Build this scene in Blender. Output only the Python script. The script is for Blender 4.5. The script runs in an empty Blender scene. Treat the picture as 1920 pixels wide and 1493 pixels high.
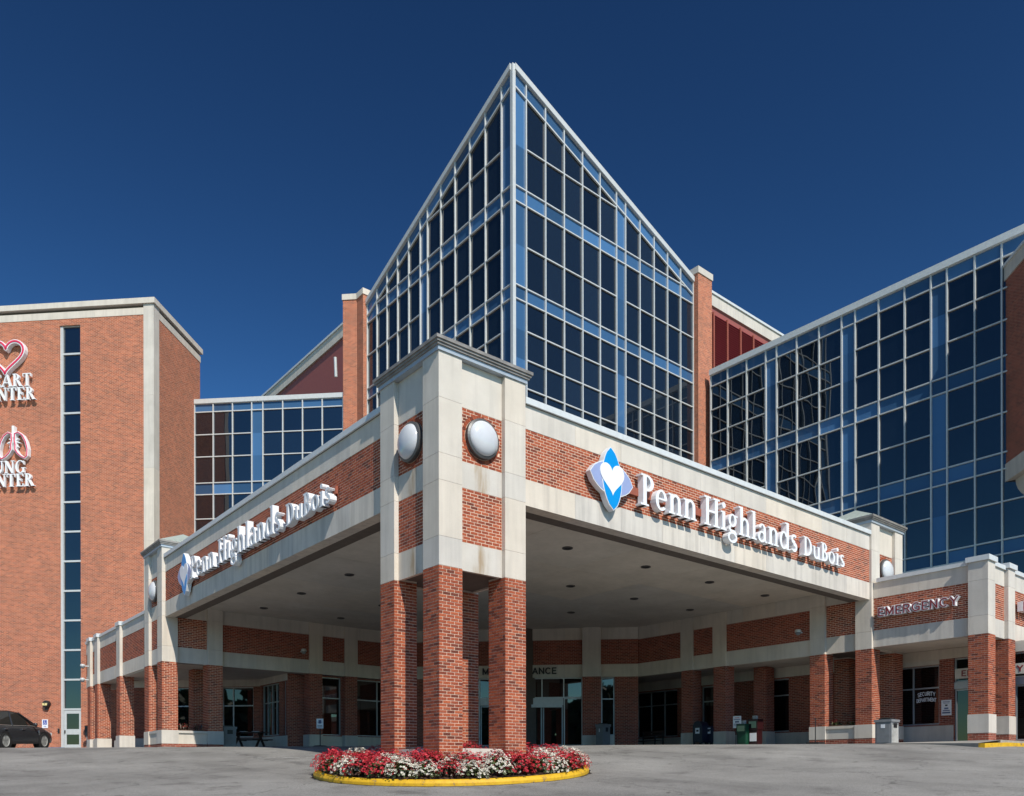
import bpy, math, random
from mathutils import Vector, Matrix
random.seed(7)
R = math.radians
S2 = math.sqrt(0.5)
SC = bpy.context.scene
COL = SC.collection

# ------------------------------------------------------------------ camera
cam = bpy.data.cameras.new('camera'); cam_o = bpy.data.objects.new('camera', cam); COL.objects.link(cam_o)
YAW, ROLL = R(50.404), R(-0.102)
Fv = Vector((math.cos(YAW), math.sin(YAW), 0)); Rv = Vector((math.sin(YAW), -math.cos(YAW), 0)); Uv = Vector((0, 0, 1))
R2v = Rv * math.cos(ROLL) + Uv * math.sin(ROLL); U2v = -Rv * math.sin(ROLL) + Uv * math.cos(ROLL)
CAM = Vector((-9.622, -14.027, -0.411))
m = Matrix((R2v, U2v, -Fv)).transposed().to_4x4(); m.translation = CAM
cam_o.matrix_world = m
cam.sensor_width = 36; cam.lens = 1511.667 / 1920 * 36
cam.shift_y = (1444.49 - 746.5) / 1920
cam.clip_start = 0.1; cam.clip_end = 3000
SC.camera = cam_o

# ------------------------------------------------------------------ sky, sun, exposure
SUN = Vector((-1.15, -4.7, 4.6)).normalized()
w = bpy.data.worlds.new('World'); SC.world = w; w.use_nodes = True
nt = w.node_tree; nt.nodes.clear()
sky = nt.nodes.new('ShaderNodeTexSky'); sky.sky_type = 'NISHITA'; sky.sun_disc = False
sky.sun_elevation = math.asin(SUN.z); sky.sun_rotation = math.atan2(SUN.x, SUN.y)
sky.altitude = 0; sky.air_density = 1.0; sky.dust_density = 0.3; sky.ozone_density = 2.0
gam = nt.nodes.new('ShaderNodeGamma'); gam.inputs[1].default_value = 2.0
pol = nt.nodes.new('ShaderNodeVectorMath'); pol.operation = 'MULTIPLY'; pol.inputs[1].default_value = (0.585, 0.675, 0.645)   # polarising filter: deeper, even blue
bg = nt.nodes.new('ShaderNodeBackground'); bg.inputs[1].default_value = 0.05
wo = nt.nodes.new('ShaderNodeOutputWorld')
nt.links.new(sky.outputs[0], pol.inputs[0]); nt.links.new(pol.outputs[0], gam.inputs[0]); nt.links.new(gam.outputs[0], bg.inputs[0]); nt.links.new(bg.outputs[0], wo.inputs[0])
sl = bpy.data.lights.new('sun', 'SUN'); sl.energy = 4.7; sl.angle = R(0.53); sl.color = (1.0, 0.94, 0.84)
so = bpy.data.objects.new('sun', sl); COL.objects.link(so); so.location = (-10, -60, 60)
so.rotation_euler = SUN.to_track_quat('Z', 'Y').to_euler()
SC.view_settings.view_transform = 'Standard'; SC.view_settings.look = 'None'
SC.view_settings.exposure = 0.02; SC.view_settings.gamma = 1

# ------------------------------------------------------------------ materials
def newmat(name):
    mt = bpy.data.materials.new(name); mt.use_nodes = True
    t = mt.node_tree; b = t.nodes['Principled BSDF']
    return mt, t, b
def N(t, typ, **kw):
    n = t.nodes.new(typ)
    for k, v in kw.items(): setattr(n, k, v)
    return n
def ramp(t, fac, stops):
    r = N(t, 'ShaderNodeValToRGB'); e = r.color_ramp.elements
    while len(e) > 1: e.remove(e[-1])
    e[0].position = stops[0][0]; c = stops[0][1]; e[0].color = (*c, 1) if len(c) == 3 else c
    for p, c in stops[1:]:
        x = e.new(p); x.color = (*c, 1)
    t.links.new(fac, r.inputs[0]); return r
def noise(t, vec, scale, detail=4, rough=0.55):
    n = N(t, 'ShaderNodeTexNoise'); n.inputs['Scale'].default_value = scale; n.inputs['Detail'].default_value = detail
    n.inputs['Roughness'].default_value = rough
    if vec is not None: t.links.new(vec, n.inputs['Vector'])
    return n
def mapping(t, vec, sc):
    mp = N(t, 'ShaderNodeMapping'); mp.inputs['Scale'].default_value = sc; t.links.new(vec, mp.inputs['Vector']); return mp.outputs[0]
def mul(t, a, b, fac=1.0, mode='MULTIPLY'):
    x = N(t, 'ShaderNodeMix', data_type='RGBA', blend_type=mode); x.inputs[0].default_value = fac
    for s, v in ((6, a), (7, b)):
        if isinstance(v, tuple): x.inputs[s].default_value = (*v, 1)
        else: t.links.new(v, x.inputs[s])
    return x
def math_(t, op, a, b=None):
    x = N(t, 'ShaderNodeMath', operation=op)
    for i, v in enumerate((a, b)):
        if v is None: continue
        if isinstance(v, (int, float)): x.inputs[i].default_value = v
        else: t.links.new(v, x.inputs[i])
    return x.outputs[0]
def bump(t, b, h, strength, dist):
    n = N(t, 'ShaderNodeBump'); n.inputs['Strength'].default_value = strength; n.inputs['Distance'].default_value = dist
    t.links.new(h, n.inputs['Height']); t.links.new(n.outputs[0], b.inputs['Normal']); return n
def simple(name, col, rough=0.6, metal=0.0, var=0.12, sc=6.0, emit=None):
    mt, t, b = newmat(name)
    g = N(t, 'ShaderNodeNewGeometry'); n = noise(t, g.outputs['Position'], sc, 5)
    r = ramp(t, n.outputs[0], [(0.3, tuple(c * (1 - var) for c in col)), (0.7, tuple(min(1, c * (1 + var)) for c in col))])
    t.links.new(r.outputs[0], b.inputs['Base Color']); b.inputs['Roughness'].default_value = rough; b.inputs['Metallic'].default_value = metal
    if emit: b.inputs['Emission Color'].default_value = (*emit[0], 1); b.inputs['Emission Strength'].default_value = emit[1]
    return mt

BRICK_STOPS = [(0.0, (0.15, 0.042, 0.026)), (0.12, (0.22, 0.055, 0.031)), (0.26, (0.31, 0.073, 0.036)), (0.6, (0.38, 0.088, 0.040)), (0.85, (0.45, 0.115, 0.050)), (1.0, (0.36, 0.098, 0.052))]
FAR_SHADED_STOPS = [(0.0, (0.17, 0.044, 0.030)), (0.3, (0.235, 0.056, 0.036)), (0.7, (0.29, 0.067, 0.041)), (1.0, (0.34, 0.085, 0.048))]  # same clay brick for distant walls, darkened so shade is in the colour
MORTAR = (0.76, 0.55, 0.41)
def brick_piece():
    mt, t, b = newmat('brick_clay')
    g = N(t, 'ShaderNodeNewGeometry'); oi = N(t, 'ShaderNodeObjectInfo')
    f = math_(t, 'FRACT', math_(t, 'ADD', g.outputs['Random Per Island'], oi.outputs['Random']))
    r = ramp(t, f, BRICK_STOPS)
    n = noise(t, g.outputs['Position'], 28, 4)
    x = mul(t, r.outputs[0], ramp(t, n.outputs[0], [(0.25, (0.72, 0.72, 0.72)), (0.75, (1.15, 1.15, 1.15))]).outputs[0])
    t.links.new(x.outputs[2], b.inputs['Base Color']); b.inputs['Roughness'].default_value = 0.85
    b.inputs['Specular IOR Level'].default_value = 0.25
    bump(t, b, noise(t, g.outputs['Position'], 90, 3).outputs[0], 0.5, 0.006)
    return mt
def brick_wall(name, stops, mortar, course=0.0677, ms=0.0058):
    mt, t, b = newmat(name)
    uv = N(t, 'ShaderNodeUVMap')
    bt = N(t, 'ShaderNodeTexBrick'); bt.offset = 0.5
    t.links.new(uv.outputs[0], bt.inputs['Vector'])
    bt.inputs['Color1'].default_value = (0, 0, 0, 1); bt.inputs['Color2'].default_value = (1, 1, 1, 1); bt.inputs['Mortar'].default_value = (0.5, 0.5, 0.5, 1)
    for k, v in (('Scale', 1.0), ('Mortar Size', ms), ('Mortar Smooth', 0.05), ('Bias', 0.0), ('Brick Width', 0.2032), ('Row Height', course)):
        bt.inputs[k].default_value = v
    r = ramp(t, bt.outputs['Color'], stops)
    g = N(t, 'ShaderNodeNewGeometry')
    n = noise(t, g.outputs['Position'], 1.1, 7, 0.65)
    x = mul(t, r.outputs[0], ramp(t, n.outputs[0], [(0.3, (0.78, 0.78, 0.79)), (0.7, (1.14, 1.13, 1.12))]).outputs[0])
    y = N(t, 'ShaderNodeMix', data_type='RGBA'); t.links.new(bt.outputs['Fac'], y.inputs[0]); t.links.new(x.outputs[2], y.inputs[6]); y.inputs[7].default_value = (*mortar, 1)
    t.links.new(y.outputs[2], b.inputs['Base Color']); b.inputs['Roughness'].default_value = 0.88; b.inputs['Specular IOR Level'].default_value = 0.2
    inv = math_(t, 'SUBTRACT', 1.0, bt.outputs['Fac'])
    bump(t, b, inv, 0.15, 0.006)
    return mt
def limestone(name, col=(0.645, 0.592, 0.522), streak=0.10, stain=None):
    mt, t, b = newmat(name)
    g = N(t, 'ShaderNodeNewGeometry'); oi = N(t, 'ShaderNodeObjectInfo')
    n1 = noise(t, g.outputs['Position'], 0.9, 6, 0.6); n2 = noise(t, mapping(t, g.outputs['Position'], (5, 5, 0.35)), 1.0, 4)
    n3 = noise(t, g.outputs['Position'], 60, 2)
    a = mul(t, col, ramp(t, n1.outputs[0], [(0.3, (0.88, 0.88, 0.87)), (0.7, (1.06, 1.06, 1.06))]).outputs[0])
    a = mul(t, a.outputs[2], ramp(t, n2.outputs[0], [(0.35, (1 - streak, 1 - streak, 1 - streak * 0.96)), (0.55, (1, 1, 1))]).outputs[0])
    a = mul(t, a.outputs[2], ramp(t, oi.outputs['Random'], [(0, (0.91, 0.92, 0.94)), (0.5, (1, 1, 1)), (1, (1.04, 1.0, 0.95))]).outputs[0])
    a = mul(t, a.outputs[2], ramp(t, n3.outputs[0], [(0.3, (0.95, 0.95, 0.95)), (0.7, (1.03, 1.03, 1.03))]).outputs[0])
    out = a.outputs[2]
    if stain:
        uv = N(t, 'ShaderNodeUVMap'); sx = N(t, 'ShaderNodeSeparateXYZ'); t.links.new(uv.outputs[0], sx.inputs[0])
        nn = noise(t, mapping(t, uv.outputs[0], (3.2, 1.2, 1)), 1.0, 4)
        u = math_(t, 'ABSOLUTE', math_(t, 'ADD', math_(t, 'SUBTRACT', sx.outputs[0], stain), math_(t, 'MULTIPLY', math_(t, 'SUBTRACT', nn.outputs[0], 0.5), 0.55)))
        mk = ramp(t, u, [(0.03, (0.9, 0.9, 0.9)), (0.10, (0.55, 0.55, 0.55)), (0.2, (0.12, 0.12, 0.12)), (0.32, (0, 0, 0))])
        nf = noise(t, mapping(t, uv.outputs[0], (14, 1.5, 1)), 1.0, 3)
        fm = math_(t, 'MULTIPLY', mk.outputs[0], ramp(t, nf.outputs[0], [(0.3, (0.15, 0.15, 0.15)), (0.65, (1, 1, 1))]).outputs[0])
        y = N(t, 'ShaderNodeMix', data_type='RGBA'); t.links.new(fm, y.inputs[0]); t.links.new(out, y.inputs[6]); y.inputs[7].default_value = (0.36, 0.26, 0.16, 1)
        out = y.outputs[2]
    t.links.new(out, b.inputs['Base Color']); b.inputs['Roughness'].default_value = 0.8; b.inputs['Specular IOR Level'].default_value = 0.25
    bump(t, b, n3.outputs[0], 0.2, 0.004)
    return mt
def glass(name, col, ior=1.9, wave=0.5, rough=0.015, wscale=0.55):
    mt, t, b = newmat(name)
    g = N(t, 'ShaderNodeNewGeometry'); oi = N(t, 'ShaderNodeObjectInfo')
    r = ramp(t, oi.outputs['Random'], [(0, tuple(c * 0.6 for c in col)), (0.5, col), (1, tuple(c * 1.5 for c in col))])
    t.links.new(r.outputs[0], b.inputs['Base Color']); b.inputs['Roughness'].default_value = rough; b.inputs['IOR'].default_value = ior
    if wave:
        ad = N(t, 'ShaderNodeVectorMath', operation='MULTIPLY_ADD'); t.links.new(oi.outputs['Random'], ad.inputs[0]); ad.inputs[1].default_value = (37, 37, 37)
        t.links.new(mapping(t, g.outputs['Position'], (1, 1, 0.5)), ad.inputs[2])
        bump(t, b, noise(t, ad.outputs[0], wscale, 1, 0.3).outputs[0], wave, 0.05)
    return mt

M = {}
M['brick'] = brick_piece()
M['mortar'] = simple('mortar', MORTAR, 0.95, var=0.1, sc=14)
M['wall'] = brick_wall('brick_wall', FAR_SHADED_STOPS, (0.50, 0.36, 0.28), 0.0677, 0.0048)  # shaded copy of the brick: canopy shade painted in, plinths and bay included
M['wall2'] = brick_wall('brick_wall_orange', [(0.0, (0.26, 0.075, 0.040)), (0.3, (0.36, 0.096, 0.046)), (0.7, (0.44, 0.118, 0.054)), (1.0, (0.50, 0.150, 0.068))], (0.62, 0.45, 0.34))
M['stone'] = limestone('limestone')
M['stone_streak'] = limestone('limestone_streaked', streak=0.17)
M['stain'] = limestone('limestone_rust_stained', stain=1.2)
M['soffit'] = limestone('soffit_stucco', (0.68, 0.635, 0.565), 0.05)
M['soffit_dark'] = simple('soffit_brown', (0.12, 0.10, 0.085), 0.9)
M['coping'] = simple('coping_metal', (0.60, 0.625, 0.63), 0.45, 0.0, var=0.06)
M['crown'] = simple('crown_metal_weathered', (0.26, 0.24, 0.22), 0.55, 0.2, var=0.25, sc=5)
M['frieze'] = simple('frieze_metal', (0.40, 0.45, 0.50), 0.45, 0.2, var=0.08)
M['roof'] = simple('roof_metal_green_grey', (0.42, 0.47, 0.42), 0.45, 0.1, var=0.06)
M['mull'] = simple('mullion_aluminium', (0.58, 0.59, 0.58), 0.4, 0.15, var=0.05)
M['frame_dk'] = simple('storefront_aluminium', (0.42, 0.44, 0.46), 0.4, 0.4, var=0.05)
M['vision'] = glass('vision_glass', (0.008, 0.014, 0.024), 1.58, 0.3)
M['visionw'] = glass('vision_glass_wavy', (0.003, 0.0055, 0.010), 1.95, 0.36, wscale=0.7)
M['spandrel'] = glass('spandrel_glass', (0.045, 0.113, 0.228), 1.5, 0.12, 0.06)
M['store'] = glass('storefront_glass', (0.006, 0.007, 0.008), 1.7, 0.05)
M['white'] = simple('white_acrylic', (0.82, 0.83, 0.85), 0.35, var=0.03)
M['ltr_side'] = simple('letter_return_white', (0.70, 0.71, 0.73), 0.4, var=0.04)
M['blue'] = simple('emblem_blue', (0.0, 0.27, 0.66), 0.35, var=0.03)
M['lav'] = simple('emblem_lavender', (0.30, 0.36, 0.58), 0.35, var=0.03)
M['raceway'] = simple('raceway_red_brown', (0.30, 0.085, 0.05), 0.5)
M['red_ltr'] = simple('letter_dark_red', (0.22, 0.014, 0.022), 0.35, var=0.05)
M['pink'] = simple('neon_pink_red', (0.70, 0.04, 0.10), 0.3, var=0.1)
M['black'] = simple('black_metal', (0.018, 0.018, 0.02), 0.45)
M['ring'] = simple('lamp_ring_dark', (0.10, 0.10, 0.10), 0.45, 0.3)
M['globe'] = simple('globe_white_acrylic', (0.60, 0.61, 0.63), 0.14, var=0.05, sc=3)
M['maroon'] = simple('maroon_metal', (0.29, 0.082, 0.068), 0.6, var=0.08)
M['louver'] = simple('louver_red', (0.22, 0.018, 0.026), 0.55, var=0.1)
M['concrete'] = simple('concrete', (0.30, 0.285, 0.255), 0.9, var=0.14, sc=3)
M['grey'] = simple('grey_plastic', (0.20, 0.21, 0.22), 0.5)
M['ltgrey'] = simple('light_grey_panel', (0.38, 0.38, 0.36), 0.6, var=0.25, sc=5)
M['wood'] = simple('dark_wood', (0.06, 0.03, 0.02), 0.7, var=0.25, sc=9)
M['leaf'] = simple('begonia_leaf', (0.055, 0.075, 0.022), 0.45, var=0.5, sc=25)
M['leafr'] = simple('begonia_bronze_leaf', (0.07, 0.035, 0.02), 0.45, var=0.5, sc=25)
M['petr'] = simple('red_petal', (0.46, 0.016, 0.030), 0.55, var=0.4, sc=30)
M['petw'] = simple('white_petal', (0.66, 0.62, 0.52), 0.5, var=0.1, sc=30)
M['soil'] = simple('mulch', (0.10, 0.055, 0.035), 0.95, var=0.5, sc=30)
M['bark'] = simple('bark', (0.10, 0.08, 0.06), 0.9, var=0.3)
M['trees'] = simple('tree_leaves', (0.045, 0.075, 0.025), 0.6, var=0.5, sc=1)
M['paint_blue'] = simple('paint_blue', (0.03, 0.22, 0.48), 0.6)
M['mail'] = simple('mailbox_blue', (0.008, 0.012, 0.030), 0.4)
M['green'] = simple('newsbox_green', (0.005, 0.05, 0.025), 0.4)
M['nred'] = simple('newsbox_red', (0.03, 0.006, 0.007), 0.4)
M['car'] = simple('car_paint_dark_grey', (0.045, 0.047, 0.052), 0.22, 0.3, var=0.05)
M['carglass'] = glass('car_glass', (0.03, 0.03, 0.028), 1.9, 0)
M['rubber'] = simple('tyre_rubber', (0.018, 0.018, 0.018), 0.85)
M['chrome'] = simple('chrome', (0.75, 0.75, 0.74), 0.2, 0.9, var=0.04)
M['lamp_yel'] = simple('lamp_lens_yellow', (0.75, 0.62, 0.28), 0.3, var=0.05)
M['ink'] = simple('sign_ink_blue_grey', (0.10, 0.13, 0.25), 0.5)
M['inkblue'] = simple('sign_ink_blue', (0.03, 0.06, 0.35), 0.5)
M['inkred'] = simple('sign_ink_red', (0.5, 0.03, 0.04), 0.5)
M['cream'] = simple('sign_cream', (0.62, 0.58, 0.50), 0.5, var=0.04)

def yellow_paint():
    mt, t, b = newmat('yellow_kerb_paint'); g = N(t, 'ShaderNodeNewGeometry')
    n = noise(t, g.outputs['Position'], 6, 8, 0.75)
    r = ramp(t, n.outputs[0], [(0.34, (0.13, 0.11, 0.085)), (0.385, (0.24, 0.19, 0.11)), (0.40, (0.55, 0.31, 0.012)), (0.52, (0.68, 0.40, 0.013)), (0.7, (0.74, 0.46, 0.02))])
    t.links.new(r.outputs[0], b.inputs['Base Color']); b.inputs['Roughness'].default_value = 0.65
    bump(t, b, n.outputs[0], 0.4, 0.01); return mt
M['yellow'] = yellow_paint()
def asphalt():
    mt, t, b = newmat('asphalt'); g = N(t, 'ShaderNodeNewGeometry'); P = g.outputs['Position']
    a = ramp(t, noise(t, P, 0.28, 6, 0.6).outputs[0], [(0.32, (0.165, 0.160, 0.152)), (0.48, (0.235, 0.229, 0.217)), (0.66, (0.295, 0.288, 0.272))])
    s = ramp(t, noise(t, P, 45, 3, 0.7).outputs[0], [(0.28, (0.45, 0.45, 0.45)), (0.5, (1, 1, 1)), (0.75, (1.55, 1.55, 1.52))])
    x = mul(t, a.outputs[0], s.outputs[0])
    p = ramp(t, noise(t, mapping(t, P, (1, 1, 1)), 0.9, 5, 0.7).outputs[0], [(0.30, (0.62, 0.61, 0.61)), (0.44, (1, 1, 1)), (0.75, (1.08, 1.08, 1.07))])
    x = mul(t, x.outputs[2], p.outputs[0])
    ds = N(t, 'ShaderNodeVectorMath', operation='ADD'); t.links.new(P, ds.inputs[0])
    nn = noise(t, P, 1.6, 3); sc = N(t, 'ShaderNodeVectorMath', operation='SCALE'); t.links.new(nn.outputs['Color'], sc.inputs[0]); sc.inputs[3].default_value = 0.9
    t.links.new(sc.outputs[0], ds.inputs[1])
    v = N(t, 'ShaderNodeTexVoronoi', feature='DISTANCE_TO_EDGE'); v.inputs['Scale'].default_value = 0.22; t.links.new(ds.outputs[0], v.inputs['Vector'])
    c = ramp(t, v.outputs[0], [(0.0, (0.62, 0.62, 0.62)), (0.003, (0.8, 0.8, 0.8)), (0.006, (1, 1, 1))])
    x = mul(t, x.outputs[2], c.outputs[0])
    oil = ramp(t, noise(t, P, 2.3, 2, 0.5).outputs[0], [(0.245, (0.5, 0.49, 0.48)), (0.29, (1, 1, 1))]); x = mul(t, x.outputs[2], oil.outputs[0])
    trk = ramp(t, noise(t, mapping(t, P, (0.9, 0.12, 1)), 1.0, 3, 0.5).outputs[0], [(0.36, (0.86, 0.86, 0.86)), (0.5, (1, 1, 1))]); x = mul(t, x.outputs[2], trk.outputs[0])
    t.links.new(x.outputs[2], b.inputs['Base Color']); b.inputs['Roughness'].default_value = 0.9; b.inputs['Specular IOR Level'].default_value = 0.25
    bump(t, b, noise(t, P, 70, 3, 0.7).outputs[0], 0.6, 0.012); return mt
M['asphalt'] = asphalt()

# ------------------------------------------------------------------ builders
class Thing:
    pass
def tag(o, label=None, cat=None, group=None, kind=None):
    for k, v in (('label', label), ('category', cat), ('group', group), ('kind', kind)):
        if v: o[k] = v
    return o
def thing(name, label, cat, loc=(0, 0, 0), rz=0.0, group=None, base=None):
    """Empty at the base. Children are given in the frame (rotation rz about the world origin); loc is the base in that frame."""
    o = bpy.data.objects.new(name, None); COL.objects.link(o); o.empty_display_size = 0.2
    T = Thing(); T.o = o; T.off = Vector(loc)
    o.location = Matrix.Rotation(rz, 3, 'Z') @ Vector(loc); o.rotation_euler = (0, 0, rz)
    tag(o, label, cat, group); return T
def attach(o, T):
    if T is None: return
    o.parent = T.o if isinstance(T, Thing) else T
def off(T): return T.off if isinstance(T, Thing) else Vector((0, 0, 0))
UNIT = {}
def unit(mat):
    if mat in UNIT: return UNIT[mat]
    me = bpy.data.meshes.new('unit_' + mat)
    v = [(x, y, z) for x in (-.5, .5) for y in (-.5, .5) for z in (-.5, .5)]
    f = [(0, 1, 3, 2), (4, 6, 7, 5), (0, 4, 5, 1), (2, 3, 7, 6), (0, 2, 6, 4), (1, 5, 7, 3)]
    me.from_pydata(v, [], f); me.materials.append(M[mat]); UNIT[mat] = me; return me
def slab(T, name, mat, x0, x1, y0, y1, z0, z1, sub=None):
    o = bpy.data.objects.new(name, unit(mat)); COL.objects.link(o)
    o.location = Vector(((x0 + x1) / 2, (y0 + y1) / 2, (z0 + z1) / 2)) - off(T)
    o.scale = (abs(x1 - x0), abs(y1 - y0), abs(z1 - z0)); attach(o, sub or T); return o
def MY(Y): return lambda u, n, z: (u, Y - n, z)          # wall facing -Y
def MX(X): return lambda u, n, z: (X - n, u, z)          # wall facing -X
def MYb(Y): return lambda u, n, z: (u, Y + n, z)
def MXb(X): return lambda u, n, z: (X + n, u, z)
def fs(T, mp, name, mat, u0, u1, n0, n1, z0, z1, sub=None):
    a = mp(u0, n0, z0); b = mp(u1, n1, z1)
    return slab(T, name, mat, a[0], b[0], a[1], b[1], z0, z1, sub)
class B:
    def __init__(s): s.v = []; s.f = []; s.uv = []
    def face(s, pts, uv=None):
        i = len(s.v); s.v += [tuple(p) for p in pts]; s.f.append(tuple(range(i, i + len(pts))))
        s.uv += list(uv) if uv else [(p[0], p[1]) for p in pts]
    def box(s, x0, x1, y0, y1, z0, z1):
        x0, x1 = sorted((x0, x1)); y0, y1 = sorted((y0, y1)); z0, z1 = sorted((z0, z1))
        i = len(s.v)
        s.v += [(x0, y0, z0), (x1, y0, z0), (x1, y1, z0), (x0, y1, z0), (x0, y0, z1), (x1, y0, z1), (x1, y1, z1), (x0, y1, z1)]
        for q, ax in (((0, 1, 5, 4), 'y'), ((1, 2, 6, 5), 'x'), ((2, 3, 7, 6), 'y'), ((3, 0, 4, 7), 'x'), ((4, 5, 6, 7), 'z'), ((3, 2, 1, 0), 'z')):
            s.f.append(tuple(i + k for k in q))
            for k in q:
                p = s.v[i + k]
                s.uv.append((p[0], p[2]) if ax == 'y' else ((p[1], p[2]) if ax == 'x' else (p[0], p[1])))
        return s
    def mbox(s, mp, u0, u1, n0, n1, z0, z1):
        a = mp(u0, n0, z0); b = mp(u1, n1, z1); return s.box(a[0], b[0], a[1], b[1], z0, z1)
    def prism(s, poly, fn, n0, n1):
        a = [fn(u, n0, z) for u, z in poly]; b = [fn(u, n1, z) for u, z in poly]
        s.face(b, poly); s.face(a[::-1], poly[::-1])
        for k in range(len(poly)):
            l = (k + 1) % len(poly)
            s.face((a[k], a[l], b[l], b[k]), (poly[k], poly[l], poly[l], poly[k]))
        return s
    def tube(s, pts, r, seg=8, r2=None):
        pts = [Vector(p) for p in pts]; rings = []
        for k, p in enumerate(pts):
            d = (pts[min(k + 1, len(pts) - 1)] - pts[max(k - 1, 0)]).normalized()
            a = d.orthogonal().normalized(); c = d.cross(a); rr = r if r2 is None else r + (r2 - r) * k / (len(pts) - 1)
            rings.append([p + (a * math.cos(2 * math.pi * j / seg) + c * math.sin(2 * math.pi * j / seg)) * rr for j in range(seg)])
        for k in range(len(rings) - 1):
            for j in range(seg):
                l = (j + 1) % seg; s.face((rings[k][j], rings[k][l], rings[k + 1][l], rings[k + 1][j]))
        s.face(rings[0][::-1]); s.face(rings[-1]); return s
    def lathe(s, prof, seg, fn):
        rings = [[fn(r * math.cos(2 * math.pi * j / seg), r * math.sin(2 * math.pi * j / seg), h) for j in range(seg)] for r, h in prof]
        for k in range(len(rings) - 1):
            for j in range(seg):
                l = (j + 1) % seg; s.face((rings[k][j], rings[k][l], rings[k + 1][l], rings[k + 1][j]))
        if prof[0][0] > 0.001: s.face(rings[0][::-1])
        if prof[-1][0] > 0.001: s.face(rings[-1])
        return s
    def build(s, name, mat, T=None, kind=None, smooth=False, sub=None):
        o_ = off(T); me = bpy.data.meshes.new(name)
        me.from_pydata([tuple(Vector(p) - o_) for p in s.v], [], s.f)
        ul = me.uv_layers.new(name='UVMap'); flat = [c for p in s.uv for c in p]
        if len(flat) == len(me.loops) * 2: ul.data.foreach_set('uv', flat)
        me.materials.append(M[mat]); me.update()
        if smooth:
            import bmesh
            bm = bmesh.new(); bm.from_mesh(me); bmesh.ops.remove_doubles(bm, verts=bm.verts, dist=0.0005); bmesh.ops.recalc_face_normals(bm, faces=bm.faces); bm.to_mesh(me); bm.free()
            me.polygons.foreach_set('use_smooth', [True] * len(me.polygons))
        o = bpy.data.objects.new(name, me); COL.objects.link(o); attach(o, sub or T)
        if kind: o['kind'] = kind
        return o
def copy_tree(o, parent=None):
    c = o.copy(); COL.objects.link(c); c.parent = parent
    for ch in o.children: copy_tree(ch, c)
    return c

# bricks ------------------------------------------------------------
def courses(mp, u0, u1, z0, z1, phase=0, skip=None):
    n = max(1, round((z1 - z0) / 0.0677)); h = (z1 - z0) / n; out = []
    for r in range(n):
        u = u0 - (0.1016 if (r + phase) % 2 else 0)
        while u < u1 - 0.02:
            a, b = max(u, u0), min(u + 0.2032, u1); u += 0.2032
            if b - a < 0.04: continue
            j = random.uniform(-0.0015, 0.0015)
            za, zb = z0 + r * h, z0 + (r + 1) * h
            if skip and skip((a + b) / 2, (za + zb) / 2): continue
            p = mp(a + 0.0078, -0.02, za + 0.0078); q = mp(b - 0.0078, 0.0045 + j, zb - 0.0078)
            out.append((p, q))
    return out
def lay(T, boxes, nobj):
    """the nearest nobj bricks are parts of their own, the rest one joined part"""
    def d(b): return ((Vector(b[0]) + Vector(b[1])) / 2 - CAM).length
    boxes = sorted(boxes, key=d)
    for p, q in boxes[:nobj]: slab(T, 'brick', 'brick', p[0], q[0], p[1], q[1], p[2], q[2])
    if boxes[nobj:]:
        b = B()
        for p, q in boxes[nobj:]: b.box(p[0], q[0], p[1], q[1], p[2], q[2])
        b.build('brick_field', 'brick', T, kind='stuff')
def facing(n, p):   # crude: does a face with outward normal n at p look at the camera (with slack)
    return (CAM - Vector(p)).dot(Vector(n)) > -6

# ground height ---------------------------------------------------------
GC = [(-400, -3.4), (-60, -3.0), (-24, -2.5), (-16.7, -2.0), (-1.4, -0.72), (1.7, -0.46), (5.5, -0.06), (8.6, 0.31), (10.5, 0.43), (13, 0.51), (21, 0.68), (27, 0.76), (400, 0.8)]
def gz(x, y):
    D = (x + y) * S2
    def lin(D):
        for (a, za), (b, zb) in zip(GC, GC[1:]):
            if D <= b: return za + (zb - za) * max(0, (D - a)) / (b - a)
        return GC[-1][1]
    return (lin(D - 1.2) + lin(D) * 2 + lin(D + 1.2)) / 4 - 0.045 * min(6, max(0, (x - y) * S2 - 14.6))

# ================================================================== SETTING
def sheet(name, mat, Ds, ws, dz=0.0, kind='structure'):
    b = B(); idx = []
    P = [[((D + (-w_)) * S2, (D + w_) * S2) for w_ in ws] for D in Ds]
    v = []; f = []
    for row in P:
        for x, y in row: v.append((x, y, gz(x, y) + dz))
    n = len(ws)
    for i in range(len(Ds) - 1):
        for j in range(n - 1): f.append((i * n + j, i * n + j + 1, (i + 1) * n + j + 1, (i + 1) * n + j))
    me = bpy.data.meshes.new(name); me.from_pydata(v, [], [q[::-1] for q in f]); me.materials.append(M[mat])
    me.polygons.foreach_set('use_smooth', [True] * len(me.polygons))
    o = bpy.data.objects.new(name, me); COL.objects.link(o); o['kind'] = kind; return o
Ds = [-900, -400, -200, -100, -60, -40, -30] + [x * 0.75 for x in range(-34, 42)] + [40, 60, 100, 200, 400, 900]
ws = [-900, -400, -200, -100, -60, -40] + [x * 2.0 for x in range(-15, 18)] + [40, 60, 100, 200, 400, 900]
sheet('road', 'asphalt', Ds, ws)

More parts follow.
